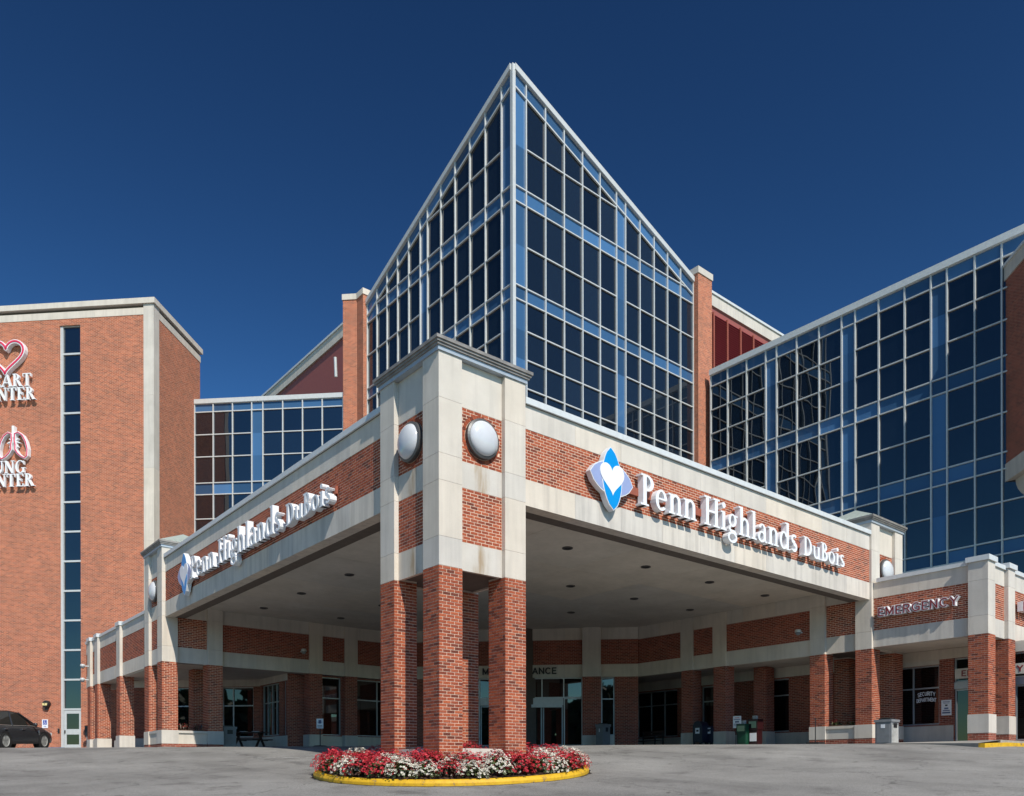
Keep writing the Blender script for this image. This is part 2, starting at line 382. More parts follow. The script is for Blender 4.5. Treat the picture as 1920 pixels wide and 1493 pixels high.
def pave(name, x0, x1, y0, y1, z0, z1, mat='concrete'):
    o = slab(None, name, mat, x0, x1, y0, y1, z0, z1); o['kind'] = 'structure'; return o
pave('pavement', 17.9, 23.0, -4.45, 14.8, 0.0, 0.505)
pave('pavement', 23.0, 40.0, -4.45, -1.6, 0.0, 0.506)
pave('pavement', -0.1, 11.2, 18.75, 26.0, 0.0, 0.53)
pave('pavement', 0.2, 3.2, 26.0, 33.0, 0.2, 0.70)
bb = B()
for D0, D1, zz in ((19.6, 21.2, 0.70),):
    v = [((D + x) * S2, (D - x) * S2) for D, x in ((D0, -5.2), (D0, 5.2), (D1, 5.2), (D1, -5.2))]
    bb.face([(*p, zz) for p in v]); 
    for k in range(4): bb.face([(*v[k], zz - .6), (*v[(k + 1) % 4], zz - .6), (*v[(k + 1) % 4], zz), (*v[k], zz)])
bb.build('entrance_threshold', 'concrete', None, kind='structure')
# yellow kerb in front of the emergency walk
T = thing('kerb', 'yellow painted kerb along the walk before the emergency canopy', 'kerb', (17.9, -4.6, 0.2))
x = 16.2
while x < 30:
    kz = lambda q: .42 if q > 16.3 else .36; e = x + 1.79
    kb = B(); c_ = [(x, -4.62), (e, -4.62), (e, -4.452), (x, -4.452)]
    lo, hi = [(*p, -.3) for p in c_], [(*p, kz(p[0])) for p in c_]
    kb.face(hi); [kb.face((lo[k], lo[(k + 1) % 4], hi[(k + 1) % 4], hi[k])) for k in range(4)]
    kb.build('kerb_stone', 'yellow', T); x += 1.8
bb = B(); bb.face([(16.2, -4.45, .37), (17.9, -4.45, .497), (17.9, -1.2, .503), (17.1, -1.2, gz(17.1, -1.2) + .01)]); bb.face([(16.2, -4.45, .37), (17.1, -1.2, gz(17.1, -1.2) + .01), (17.1, -1.2, 0), (16.2, -4.45, 0)])
bb.build('pavement', 'concrete', None, kind='structure')

# ================================================================== PAVILIONS
W_, P_ = 2.40, 0.606
ZB, ZT = 3.92, 8.43
JOINTS = [3.92, 4.54, 5.72, 6.29, 7.46, 8.43]
def lamp(name, label, mp, u, z, group='white globe wall lamps'):
    c = mp(u, -0.11, z); T = thing(name, label, 'wall lamp', c, 0, group)
    fn = lambda a, b, h: mp(u + a, -0.105 + h, z + b)
    B().lathe([(0.35, 0.0), (0.435, 0.0), (0.435, 0.09), (0.39, 0.115), (0.35, 0.09), (0.35, 0)], 40, fn).build('ring', 'ring', T, smooth=False)
    prof = [(0.385 * math.cos(a), 0.085 + 0.18 * math.sin(a)) for a in [k * math.pi / 2 / 9 for k in range(10)]]
    B().lathe(prof, 40, fn).build('globe', 'globe', T, smooth=True)
def pavilion(name, label, X0, Y0, low, zf, nobj, sides, lampz=True):
    T = thing(name, label, 'pavilion', (X0 + W_ / 2, Y0 + W_ / 2, zf))
    bx = []
    X1, Y1 = X0 + W_, Y0 + W_
    for ix in (0, 1):
        for iy in (0, 1):
            x0 = X0 + ix * (W_ - P_); y0 = Y0 + iy * (W_ - P_); x1, y1 = x0 + P_, y0 + P_
            zb = low
            slab(T, 'pier_core', 'mortar', x0 + .004, x1 - .004, y0 + .004, y1 - .004, zb, ZB - .004)
            bx += courses(MY(y0), x0 - .008, x1 + .008, zb, ZB - .003, 0); bx += courses(MX(x0), y0, y1, zb, ZB - .003, 1)
            bx += courses(MXb(x1), y0, y1, zb, ZB - .003, 1); bx += courses(MYb(y1), x0 - .008, x1 + .008, zb, ZB - .003, 0)
            if zf > 0.1:
                slab(T, 'pier_base', 'stone', x0 - .025, x1 + .025, y0 - .025, y1 + .025, zf + .17, low)
                c = B().box(x0 - .015, x1 + .015, y0 - .015, y1 + .015, zf - .5, zf + .168).build('plinth', 'wall', T)
            for za, zc in zip(JOINTS, JOINTS[1:]):
                slab(T, 'limestone_block', 'stone', x0, x1, y0, y1, za + .003, zc - .003)
    slab(T, 'core', 'soffit_dark', X0 + .135, X1 - .135, Y0 + .135, Y1 - .135, 3.96, ZT - .01)
    mids = (('stain', 3.92, 4.54), ('b', 4.54, 5.72), ('stain', 5.72, 6.29), ('b', 6.29, 7.46), ('stone', 7.46, 8.43))
    for mp, a, nm in ((MY(Y0), X0, 'S'), (MX(X0), Y0, 'W'), (MYb(Y1), X0, 'N'), (MXb(X1), Y0, 'E')):
        ua, ub = a + P_ + .002, a + W_ - P_ - .002
        for mt, za, zc in mids:
            if mt == 'b':
                fs(T, mp, 'mortar_bed', 'mortar', ua, ub, -.2, -.12, za, zc)
                uc, zz = a + W_ / 2, 6.875
                lampy = nm in sides and za > 6
                sk = (lambda u, z: (u - uc) ** 2 + (z - zz) ** 2 < 0.50 ** 2) if lampy else None
                mq = (lambda mp: (lambda u, n, z: mp(u, n - .12, z)))(mp)
                bx += courses(mq, ua, ub, za, zc, 0, sk)
                if lampy:
                    rb = B()
                    for k in range(44):
                        an = 2 * math.pi * k / 44; da = 0.9 * math.pi / 44
                        q = [(uc + r * math.cos(an + s), zz + r * math.sin(an + s)) for r, s in ((.445, -da), (.445, da), (.52, da), (.52, -da))]
                        rb.prism(q, mq, -.02, .009)
                    rb.build('brick_ring', 'brick', T, kind='stuff')
            else:
                m2 = mt if (mt == 'stone' or (nm in sides and name == 'corner_pavilion')) else 'stone'
                if m2 == 'stain':
                    b_ = B(); b_.mbox(mp, ua, ub, -.2, -.115, za + .003, zc - .003); b_.uv = [(p[0] - a, p[1]) for p in b_.uv]
                    b_.build('limestone_panel', 'stain', T)
                else: fs(T, mp, 'limestone_panel', m2, ua, ub, -.2, -.115, za + .003, zc - .003)
    # cornice
    for nmz, mt, e, za, zc in (('frieze', 'frieze', .035, 8.431, 8.52), ('cornice', 'crown', .07, 8.521, 8.57), ('cornice', 'crown', .10, 8.571, 8.62), ('cornice', 'crown', .13, 8.621, 8.69)):
        slab(T, nmz, mt, X0 - e, X1 + e, Y0 - e, Y1 + e, za, zc)
    cx, cy = X0 + W_ / 2, Y0 + W_ / 2; h = W_ / 2 + .10; rb = B()
    q = [(cx - h, cy - h, 8.691), (cx + h, cy - h, 8.691), (cx + h, cy + h, 8.691), (cx - h, cy + h, 8.691)]
    for k in range(4): rb.face((q[k], q[(k + 1) % 4], (cx, cy, 9.40)))
    ro = rb.build('roof', 'roof', T); sb = B()
    for k in range(-5, 6):
        for sgn in (-1, 1):
            t_ = k * .22; zt = 8.691 + (h - abs(t_)) / h * .679
            for ax in (0, 1):
                a_ = (cx + t_, cy + sgn * h, 8.70) if ax == 0 else (cx + sgn * h, cy + t_, 8.70)
                e_ = (cx + t_, cy + sgn * abs(t_), zt) if ax == 0 else (cx + sgn * abs(t_), cy + t_, zt)
                sb.tube([a_, e_], .012, 4)
    sb.build('standing_seam', 'roof', T, kind='stuff', sub=ro)
    lay(T, bx, nobj); return T
pc = pavilion('corner_pavilion', 'limestone and brick corner pavilion on four brick piers in the flower bed', 0, 0, -0.42, -0.42, 300, 'SW')
lamp('wall_lamp', 'large white globe lamp on the sunlit right face of the corner pavilion', MY(0), 1.2, 6.875)
lamp('wall_lamp', 'white globe lamp on the shaded left face of the corner pavilion', MX(0), 1.2, 6.875)
pl = pavilion('end_pavilion', 'small roofed pavilion at the far left end of the entrance canopy', 0, 19.23, 1.21, 0.50, 0, 'W')
lamp('wall_lamp', 'white globe lamp on the pavilion beside the tall orange brick block', MX(0), 20.43, 6.875)
prr = pavilion('end_pavilion', 'small roofed pavilion right of the entrance canopy beside the emergency sign', 18.66, -0.02, 1.21, 0.55, 0, 'S')
lamp('wall_lamp', 'white globe lamp just above the emergency canopy roof edge', MY(-0.02), 19.86, 6.875)
# sill wall and soil between the front piers
slab(pc, 'sill', 'stone', .12, 2.28, .12, 2.28, -.5, .07)
# planters between the piers of the end pavilions
def planter(label, x0, x1, y0, y1, z0):
    T = thing('planter', label, 'planter', ((x0 + x1) / 2, (y0 + y1) / 2, z0 - .05))
    slab(T, 'box', 'stone', x0, x1, y0, y1, z0 + .17, 1.10); B().box(x0 + .01, x1 - .01, y0 + .01, y1 - .01, z0 - .3, z0 + .168).build('plinth', 'wall', T)
    slab(T, 'ledge', 'stone', x0 - .04, x1 + .04, y0 - .06, y1 + .06, 1.101, 1.20); slab(T, 'soil', 'soil', x0 + .08, x1 - .08, y0 + .1, y1 - .1, 1.201, 1.24); return T
planter('limestone planter box between the piers of the left end pavilion, front side', .632, 1.768, 19.27, 19.80, .50)
planter('limestone planter box between the piers of the left end pavilion, outer side', .04, .57, 19.862, 20.998, .50)
planter('limestone planter box between the brick piers beside the grey litter bin', 18.70, 19.23, .612, 1.748, .55)

# ================================================================== ENTRANCE CANOPY
T = thing('entrance_canopy', 'wide flat entrance canopy with limestone and brick fascia carrying the hospital name', 'canopy', (9.3, 9.3, 0.5))
def blocks(T, mp, name, mat, u0, u1, n0, n1, z0, z1, step):
    k = max(1, round((u1 - u0) / step)); s = (u1 - u0) / k
    for i in range(k): fs(T, mp, name, mat, u0 + i * s + .003, u0 + (i + 1) * s - .003, n0, n1, z0, z1)
bx = []
FX, FY = 0.13, 0.05
for mp, ua, ub in ((MY(FY), W_ + .002, 18.655), (MX(FX), W_ + .002, 19.225)):
    blocks(T, mp, 'limestone_block', 'stone', ua, ub, -.35, 0, 7.446, 7.996, 1.63)
    blocks(T, mp, 'limestone_block', 'stone_streak', ua, ub, -.35, 0, 5.68, 6.283, 1.63)
    fs(T, mp, 'mortar_bed', 'mortar', ua, ub, -.3, -.012, 6.2835, 7.4455)
    mq = (lambda mp: (lambda u, n, z: mp(u, n - .012, z)))(mp)
    bx += courses(mq, ua, ub, 6.285, 7.445)
    blocks(T, mp, 'coping', 'coping', ua, ub, -.5, .07, 8.0, 8.145, 3.26)
    fs(T, mp, 'drip_edge', 'black', ua, ub, -.3, .02, 7.9965, 7.9995)
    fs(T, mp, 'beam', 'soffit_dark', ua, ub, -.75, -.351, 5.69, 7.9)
lay(T, bx, 300)
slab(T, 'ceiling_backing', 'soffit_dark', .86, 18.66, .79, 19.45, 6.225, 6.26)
cxs = [.86, 1.755, 5.2, 8.68, 12.12, 15.5, 18.66]; cys = [.79, 1.65, 5.14, 8.65, 12.25, 15.85, 19.45]
for a, c in zip(cxs, cxs[1:]):
    for d, e in zip(cys, cys[1:]): slab(T, 'ceiling_panel', 'soffit', a + .006, c - .006, d + .006, e - .006, 6.2, 6.224)
slab(T, 'roof_deck', 'concrete', .4, 18.9, .4, 19.7, 7.70, 7.80)
for i, x in enumerate((3.48, 6.93, 10.43, 13.81, 17.22)):
    for j, y in enumerate((3.38, 6.9, 10.4, 14.1, 17.6)):
        if x + y > 27.5: continue
        d = B().lathe([(.10, -.0), (.16, -.0), (.16, -.03), (.10, -.03), (.10, 0)], 16, lambda a, b, h: (x + a, y + b, 6.199 + h)).build('downlight', 'ring', T)
        B().lathe([(.0, .0), (.105, .0), (.105, -.012), (0, -.012)], 16, lambda a, b, h: (x + a, y + b, 6.199 + h)).build('lens', 'black', T, sub=d)

# ================================================================== ENTRANCE BUILDING (under and behind the canopy)
XR, YL = 18.70, 19.40
T = thing('entrance_wing', 'brick and limestone entrance front in the shade of the canopy, right side', 'building', (19.5, 7, 0.5))
def wallband(T, mp, ua, ub, pil, z_lo=3.92, th=.45):
    """limestone / brick / limestone band over the colonnade, pilasters given as (u0,u1)"""
    blocks(T, mp, 'limestone_block', 'stone', ua, ub, -th, 0, z_lo, 4.52, 1.5)
    blocks(T, mp, 'limestone_block', 'stone', ua, ub, -th, 0, 5.65, 6.25, 1.5)
    B().mbox(mp, ua, ub, -th, -.015, 4.523, 5.647).build('brick_panel', 'wall', T)
    for a, b in pil:
        fs(T, mp, 'pilaster', 'stone', a, b, .002, .07, z_lo - .001, 6.19)
def brickpier(T, x0, x1, y0, y1, zf, zt=3.915):
    p = B().box(x0, x1, y0, y1, 1.2, zt).build('pier', 'wall', T)
    slab(T, 'pier_base', 'stone', x0 - .02, x1 + .02, y0 - .02, y1 + .02, zf - .2, 1.2, p)
wallband(T, MX(XR), 2.40, 11.3, ((6.16, 6.82), (7.86, 8.52)))
for y0 in (6.18, 7.88):
    brickpier(T, XR - .05, XR + .56, y0, y0 + .61, .545)
brickpier(T, 20.1, 20.7, 5.2, 5.8, .545)
slab(T, 'soffit', 'soffit', XR + .45, 21.0, 2.4, 14.9, 3.93, 3.98)
def wallopen(T, mp, ua, ub, za, zb, th, holes, mat):
    """a wall with rectangular openings (u0,u1,z0,z1), sorted by u"""
    b = B(); u = ua
    for (a, c, z0, z1) in holes:
        if a > u: b.mbox(mp, u, a, -th, 0, za, zb)
        if z0 > za: b.mbox(mp, a, c, -th, 0, za, z0)
        if z1 < zb: b.mbox(mp, a, c, -th, 0, z1, zb)
        u = c
    if u < ub: b.mbox(mp, u, ub, -th, 0, za, zb)
    return b.build('wall', mat, T)
def window(T, mp, ua, ub, z0, z1, us, zs, fr='frame_dk', gl='store', fw=.05, deep=.12, name='window'):
    """frame with inner mullions us / transoms zs; panes are its sub-parts"""
    b = B(); n0, n1 = -deep - .05, -deep + .03
    b.mbox(mp, ua, ua + fw, n0, n1, z0, z1); b.mbox(mp, ub - fw, ub, n0, n1, z0, z1)
    b.mbox(mp, ua + fw, ub - fw, n0, n1 - .002, z0, z0 + fw); b.mbox(mp, ua + fw, ub - fw, n0, n1 - .002, z1 - fw, z1)
    for u in us: b.mbox(mp, u - fw / 2, u + fw / 2, n0, n1 - .004, z0 + fw, z1 - fw)
    uu = [ua + fw] + [v for u in us for v in (u - fw / 2, u + fw / 2)] + [ub - fw]
    zz = [z0 + fw] + [v for z in zs for v in (z - fw / 2, z + fw / 2)] + [z1 - fw]
    for k in range(0, len(uu), 2):
        for z in zs: b.mbox(mp, uu[k], uu[k + 1], n0, n1 - .006, z - fw / 2, z + fw / 2)
    f = b.build(name, fr, T)
    for k in range(0, len(uu), 2):
        for l in range(0, len(zz), 2):
            fs(T, mp, 'pane', gl, uu[k] - .005, uu[k + 1] + .005, -deep - .03, -deep - .015, zz[l] - .005, zz[l + 1] + .005, f)
    return f
mp = MX(21.0)
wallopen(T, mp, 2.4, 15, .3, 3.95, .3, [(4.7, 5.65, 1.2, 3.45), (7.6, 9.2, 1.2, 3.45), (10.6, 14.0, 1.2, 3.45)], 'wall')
fs(T, mp, 'limestone_base', 'stone', 2.4, 15, 0.002, .03, .3, 1.15); fs(T, mp, 'limestone_band', 'stone', 2.4, 15, 0.002, .03, 3.5, 3.925)
window(T, mp, 4.7, 5.65, 1.2, 3.45, (), (2.75,)); window(T, mp, 7.6, 9.2, 1.2, 3.45, (8.4,), (2.75,)); window(T, mp, 10.6, 14.0, 1.2, 3.45, (11.45, 12.3, 13.15), (2.75,))
slab(T, 'roof_deck', 'concrete', XR + .3, 27.7, 2.4, 15, 6.26, 6.4)
B().box(18.9, 20.99, 14.75, 15.0, .3, 3.92).build('end_wall', 'wall', T)
# left side
T = thing('entrance_wing', 'brick and limestone entrance front in the shade of the canopy, left side', 'building', (7, 20, 0.5))
wallband(T, MY(YL), 2.40, 11.5, ((6.30, 6.93), (8.05, 8.70)))
for x0 in (6.31, 8.07): brickpier(T, x0, x0 + .61, YL - .05, YL + .56, .53)
mp = MY(YL + .25)
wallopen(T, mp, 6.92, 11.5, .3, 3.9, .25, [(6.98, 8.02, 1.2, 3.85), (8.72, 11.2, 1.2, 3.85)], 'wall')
fs(T, mp, 'limestone_base', 'stone', 6.92, 11.5, .002, .04, .3, 1.16)
window(T, mp, 6.98, 8.02, 1.2, 3.85, (), (2.9,), fr='frame_dk'); window(T, mp, 8.72, 11.2, 1.2, 3.85, (9.96,), (2.9,))
mp = MX(5.56)
wallopen(T, mp, 20.0, 23.2, .3, 3.95, .3, [(20.15, 20.45, 1.2, 3.6), (20.9, 22.9, 1.2, 3.6)], 'wall')
fs(T, mp, 'limestone_base', 'stone', 20.0, 23.2, .002, .03, .3, 1.16)
fs(T, mp, 'limestone_band', 'stone', 20.0, 23.1, .002, .03, 3.62, 3.925)
window(T, mp, 20.9, 22.9, 1.2, 3.6, (21.4, 21.9, 22.4), (2.75,)); window(T, mp, 20.15, 20.45, 1.2, 3.6, (), (2.75,))
B().box(5.57, 6.4, 20.005, 20.2, .3, 3.92).build('return_wall', 'wall', T)
slab(T, 'soffit', 'soffit', .3, 11.5, YL + .46, 27.2, 3.93, 3.98)
slab(T, 'roof_deck', 'concrete', .5, 13.9, YL + .3, 28, 6.26, 6.4)
# 45 degree window wall behind the left colonnade
T = thing('window_wall', 'angled brick wall with tall windows behind the left colonnade', 'wall', (-15, 20.27, .5), R(-45))
mp = MY(20.27)
wallopen(T, mp, -19.5, -12.35, .3, 3.95, .3, [(-16.7, -15.5, 1.18, 3.58), (-14.28, -12.73, 1.18, 3.58)], 'wall')
fs(T, mp, 'limestone_base', 'stone', -19.5, -12.35, .002, .03, .3, 1.15); fs(T, mp, 'limestone_band', 'stone', -19.5, -12.35, .002, .03, 3.6, 3.925)
window(T, mp, -16.7, -15.5, 1.18, 3.58, (), (2.69,)); window(T, mp, -14.28, -12.73, 1.18, 3.58, (-13.75,), (2.69,), fr='mull')
# 45 degree main entrance
T = thing('main_entrance', 'main entrance front with glazed sliding doors set across the corner', 'entrance', (0, 20.95, .7), R(-45))
mp = MY(20.95)
blocks(T, mp, 'limestone_block', 'stone', -6.4, 5.42, -.4, 0, 3.92, 4.505, 1.7); blocks(T, mp, 'limestone_block', 'stone', -6.4, 5.42, -.4, 0, 5.66, 6.25, 1.7)
B().mbox(mp, -6.4, 5.42, -.4, -.03, 4.508, 5.657).build('brick_panel', 'wall', T)
for s in (-1, 1):
    a, b_ = sorted((s * 2.85, s * 3.7)); fs(T, mp, 'pilaster', 'stone', a, b_, .002, .25, 3.915, 6.19)
    p = B().mbox(mp, a, b_, -.3, .24, 1.2, 3.912).build('pier', 'wall', T); fs(T, mp, 'pier_base', 'stone', a - .02, b_ + .02, -.3, .26, .4, 1.2, p)
    a, b_ = sorted((s * 4.35, s * (5.42 if s > 0 else 6.4))); B().mbox(mp, a, b_, -.3, .05, .4, 3.912).build('pier', 'wall', T)
    a, b_ = sorted((s * 3.72, s * 4.33)); fs(T, mp, 'limestone_base', 'stone', a, b_, -.3, 0, .4, 1.2)
    window(T, mp, a, b_, 1.2, 3.9, (), (2.9,))
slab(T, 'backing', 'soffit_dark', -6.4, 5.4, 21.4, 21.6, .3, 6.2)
window(T, mp, -2.85, 2.85, 2.97, 3.915, (-1.98, -.96, .19, .96, 1.98), (), fr='mull')
fs(T, mp, 'door_header', 'mull', -1.95, 1.95, -.2, -.02, 2.64, 2.965)
d = fs(T, mp, 'operator_cover', 'mull', 0.02, 1.9, -.02, .06, 2.52, 2.66)
window(T, mp, 1.98, 2.85, .72, 2.965, (), (), fr='mull'); window(T, mp, -2.85, -1.98, .72, 2.965, (), (), fr='mull')
for a in (-1.95, -.96, .02, 1.0): window(T, mp, a, a + .93, .73, 2.62, (), (), fr='frame_dk', name='door', deep=.14 if abs(a + .45) < 1 else .18)
fs(T, mp, 'door_notice', 'white', .30, .48, -.105, -.1, 1.75, 2.2)

# ================================================================== GLASS TOWER
def cell(T, mp, name, mat, u0, u1, z0, z1, top=None, n0=0.0, n1=.02):
    """a pane; where top(u) is given the pane is cut off along that sloping line"""
    if top is None or min(top(u0), top(u1)) >= z1: return fs(T, mp, name, mat, u0, u1, n0, n1, z0, z1)
    poly = [(u0, z0), (u1, z0)]; out = []
    q = [(u0, z0), (u1, z0), (u1, z1), (u0, z1)]
    for k in range(4):
        a, b = q[k], q[(k + 1) % 4]; da, db = top(a[0]) - a[1], top(b[0]) - b[1]
        if da >= 0: out.append(a)
        if da * db < 0:
            t_ = da / (da - db); out.append((a[0] + (b[0] - a[0]) * t_, a[1] + (b[1] - a[1]) * t_))
    if len(out) < 3: return None
    return B().prism(out, mp, n0, n1).build(name, mat, T)
def curtain(T, mp, cols, rows, kind, trans, zlo, zhi, top=None, mw=.062, proud=.11, mtop=None):
    """cols: mullion positions; rows: list of z; kind(i,j) -> material key of the pane; trans(i,j) -> is there a transom under row j in bay i"""
    n = len(cols) - 1
    for i in range(n):
        a, b = sorted((cols[i], cols[i + 1]))
        for j in range(len(rows) - 1):
            k = kind(i, j)
            if k:
                po = cell(T, mp, 'pane', k, a + mw / 2 - .01, b - mw / 2 + .01, rows[j], rows[j + 1], top)
                if po and po.data.name.startswith('unit_'): po.rotation_euler = (random.uniform(-.005, .005), random.uniform(-.005, .005), random.uniform(-.007, .007))
    for u in cols:
        zt = zhi if top is None else min(zhi, (mtop or top)(u))
        fs(T, mp, 'mullion', 'mull', u - mw / 2, u + mw / 2, .0, proud, zlo, zt)
    for j, z in enumerate(rows):
        for i in range(n):
            if not trans(i, j): continue
            a, b = sorted((cols[i], cols[i + 1])); a += mw / 2; b -= mw / 2
            if top and top(a) < z + .05 and top(b) < z + .05: continue
            if top and min(top(a), top(b)) < z:
                # stop where the slope cuts through
                s_ = (top(b) - top(a)) / (b - a); uc = a + (z - top(a)) / s_
                if s_ < 0: b = uc
                else: a = uc
            fs(T, mp, 'transom', 'mull', a, b, .004, proud - .012, z - .028, z + .028)
TX, TY = 14.03, 14.41
XC = [14.03, 14.75, 15.95, 17.16, 18.40, 19.63, 20.83, 21.51, 22.62, 23.75, 24.86, 25.97, 27.08]
YC = [14.41, 15.17, 16.40, 17.64, 18.88, 20.13, 21.36, 22.06, 23.19, 24.33, 25.46, 26.58, 27.70]
TR = [7.8, 9.4, 11.05, 12.0, 12.7, 14.2, 15.8, 17.29, 18.61, 19.94, 21.27, 21.91, 23.83, 25.74, 26.45, 28.38, 32.2]
BANDS = {3, 10, 13}          # rows that are spandrel bands
LINES = {3, 4, 10, 11, 13, 14}
T = thing('glass_tower', 'tall glass prow tower with white mullions and a roof sloping back from its corner', 'building', (TX, TY, 0))
SL = 4.72 / 13.05
for mp, cols, c0 in ((MY(TY), XC, TX), (MX(TX), YC, TY)):
    zt = (lambda c0: (lambda u: 31.94 - (u - c0) * SL))(c0)
    top2 = (lambda zt: (lambda u: zt(u) - .98))(zt); top1 = (lambda zt: (lambda u: zt(u) - .28))(zt)
    narrow = (0, 6)
    curtain(T, mp, cols, TR, lambda i, j: 'spandrel' if (i in narrow or j in BANDS) else 'vision',
            lambda i, j: (j in LINES) if i in narrow else True, 7.8, 40, top2, mtop=top1)
    # pieces above are cut at the sloping head: band, sloping rail and coping
    for i in range(12):
        a, b = cols[i] + .03, cols[i + 1] - .03
        B().prism([(a, top2(a)), (b, top2(b)), (b, top1(b)), (a, top1(a))], mp, .021, .03).build('head_pane', 'spandrel', T)
    a, b = cols[0], cols[-1]
    B().prism([(a, top2(a) - .04), (b, top2(b) - .04), (b, top2(b) + .04), (a, top2(a) + .04)], mp, .031, .115).build('head_rail', 'mull', T)
    B().prism([(a, top1(a)), (b, top1(b)), (b, zt(b)), (a, zt(a))], mp, -.1, .19).build('coping', 'mull', T)
slab(T, 'corner_post', 'mull', TX - .14, TX + .04, TY - .14, TY + .04, 7.8, 31.9)
b = B(); x0, x1, y0, y1 = TX + .03, 27.05, TY + .03, 27.68
hz = [31.6, 31.6 - 4.72, 31.6 - 9.4, 31.6 - 4.72]; q = [(x0, y0), (x1, y0), (x1, y1), (x0, y1)]
b.face([(*q[k], hz[k]) for k in range(4)])
for k in range(4):
    l = (k + 1) % 4; b.face(((*q[k], 0.4), (*q[l], 0.4), (*q[l], hz[l]), (*q[k], hz[k])))
b.build('core', 'soffit_dark', T)
# brick end piers of the tower
def capped(T, name, b, caps):
    b.build(name, 'wall2', T)
capp = thing('brick_pier', 'tall brick pier with stone cap closing the right end of the glass tower', 'pier', (27.7, 14.2, 0))
B().box(27.11, 28.36, 14.0, 16.4, .5, 27.36).build('shaft', 'wall2', capp); slab(capp, 'cap', 'stone', 27.06, 28.41, 13.95, 16.4, 27.361, 27.72)
capp = thing('brick_pier', 'tall brick pier with stone cap closing the left end of the glass tower', 'pier', (14, 28.1, 0))
B().box(13.70, 15.5, 27.72, 28.45, .5, 27.40).build('shaft', 'wall2', capp); slab(capp, 'cap', 'stone', 13.65, 15.5, 27.67, 28.5, 27.401, 27.74)
capp = thing('brick_pier', 'broad brick pier face between the glass tower and the left glass wing', 'pier', (-11, 29.8, 0), R(-45))
B().box(-11.28, -10.42, 29.81, 31.2, .5, 27.40).build('shaft', 'wall2', capp); slab(capp, 'cap', 'stone', -11.33, -10.42, 29.76, 31.2, 27.401, 27.735)

# ================================================================== RIGHT GLASS WING
RX = 27.79
T = thing('glass_wing', 'long dark blue glass wing running towards the right edge of the picture', 'building', (RX, 4, 0))
YW = [13.62, 12.5, 11.29, 10.12, 9.48, 8.33, 7.11, 5.93, 5.25, 4.11, 2.91, 1.75, 1.07, -.06, -1.11, -2.25, -3.4, -4.55, -5.2, -6.35, -7.5]
WR = [5.0, 6.9, 8.6, 9.2, 10.8, 12.15, 12.85, 14.51, 16.2, 16.87, 18.36, 19.69, 21.01, 21.64]
WB = {2, 5, 8, 12}; WL = {2, 3, 5, 6, 8, 9, 12, 13}
nar = (3, 7, 11, 17)
curtain(T, MX(RX), YW, WR, lambda i, j: 'spandrel' if (i in nar or j in WB) else 'visionw', lambda i, j: (j in WL) if i in nar else True, 5, 21.64)
fs(T, MX(RX), 'coping', 'coping', 13.66, -7.6, -.2, .17, 21.641, 21.95)
slab(T, 'core', 'soffit_dark', RX + .03, 48, -7.6, 13.65, .4, 21.6)
# brick bay hanging on the wing at the right edge
T = thing('brick_bay', 'projecting brick bay with limestone base on the glass wing at the right edge', 'building', (20.6, 18.7, 10), R(-45))
lx0, ly0 = (27.79 + 1.22) * S2, (27.79 - 1.22) * S2
B().box(lx0, lx0 + 6.0, ly0 - 5.5, ly0 + 2.0, 12.34, 20.0).build('wall', 'wall', T)
slab(T, 'limestone_head', 'stone', lx0 - .05, lx0 + 6, ly0 - 5.55, ly0 + 2, 20.001, 20.55)
slab(T, 'coping', 'coping', lx0 - .12, lx0 + 6, ly0 - 5.62, ly0 + 2, 20.551, 20.66)
slab(T, 'limestone_base', 'stone', lx0 - .03, lx0 + 6, ly0 - 5.53, ly0 + 2, 11.6, 12.339)
b = B()
for k in range(8):
    a0, a1 = k / 8 * math.pi / 2, (k + 1) / 8 * math.pi / 2
    p0 = (lx0 + .25 + .9 * (1 - math.cos(a0)), 11.6 - 1.1 * math.sin(a0)); p1 = (lx0 + .25 + .9 * (1 - math.cos(a1)), 11.6 - 1.1 * math.sin(a1))
    b.face(((p0[0], ly0 - 5.4, p0[1]), (p1[0], ly0 - 5.4, p1[1]), (p1[0], ly0 + 2, p1[1]), (p0[0], ly0 + 2, p0[1])))
b.face(((lx0 + 1.15, ly0 - 5.4, 10.5), (lx0 + 6, ly0 - 5.4, 10.5), (lx0 + 6, ly0 + 2, 10.5), (lx0 + 1.15, ly0 + 2, 10.5)))
b.face(((lx0 + .25, ly0 - 5.4, 11.6), (lx0 + 6, ly0 - 5.4, 11.6), (lx0 + 6, ly0 - 5.4, 10.5), (lx0 + 1.15, ly0 - 5.4, 10.5)))
b.build('curved_soffit', 'stone', T)
# penthouses
T = thing('penthouse', 'roof penthouse with red louvres behind the right brick pier', 'building', (35, 16.5, 21.6))
mp = MY(16.5)
B().box(28.4, 40.3, 16.5, 24, 20.0, 28.25).build('wall', 'maroon', T)
fs(T, mp, 'cornice', 'stone', 28.3, 40.4, -7.5, .12, 28.251, 28.95); fs(T, mp, 'coping', 'coping', 28.3, 40.5, -7.5, .2, 28.951, 29.1)
for k in range(5):
    a = 31.76 - 1.41 + k * 1.41
    fr = B(); fr.mbox(mp, a, a + .12, .005, .12, 21.6, 27.9); fr.build('louver_frame', 'raceway', T)
    lb = B(); z = 21.7
    while z < 27.85:
        u0, u1 = a + .125, a + 1.405
        p = [mp(u0, .02, z + .12), mp(u1, .02, z + .12), mp(u1, .11, z), mp(u0, .11, z)]; lb.face(p); lb.face([(v[0], v[1] + .012, v[2] - .01) for v in p[::-1]]); z += .14
    lb.build('louver', 'louver', T, kind='stuff')
T = thing('penthouse', 'maroon roof penthouse with pale cornice left of the glass tower', 'building', (17, 38, 21.6))
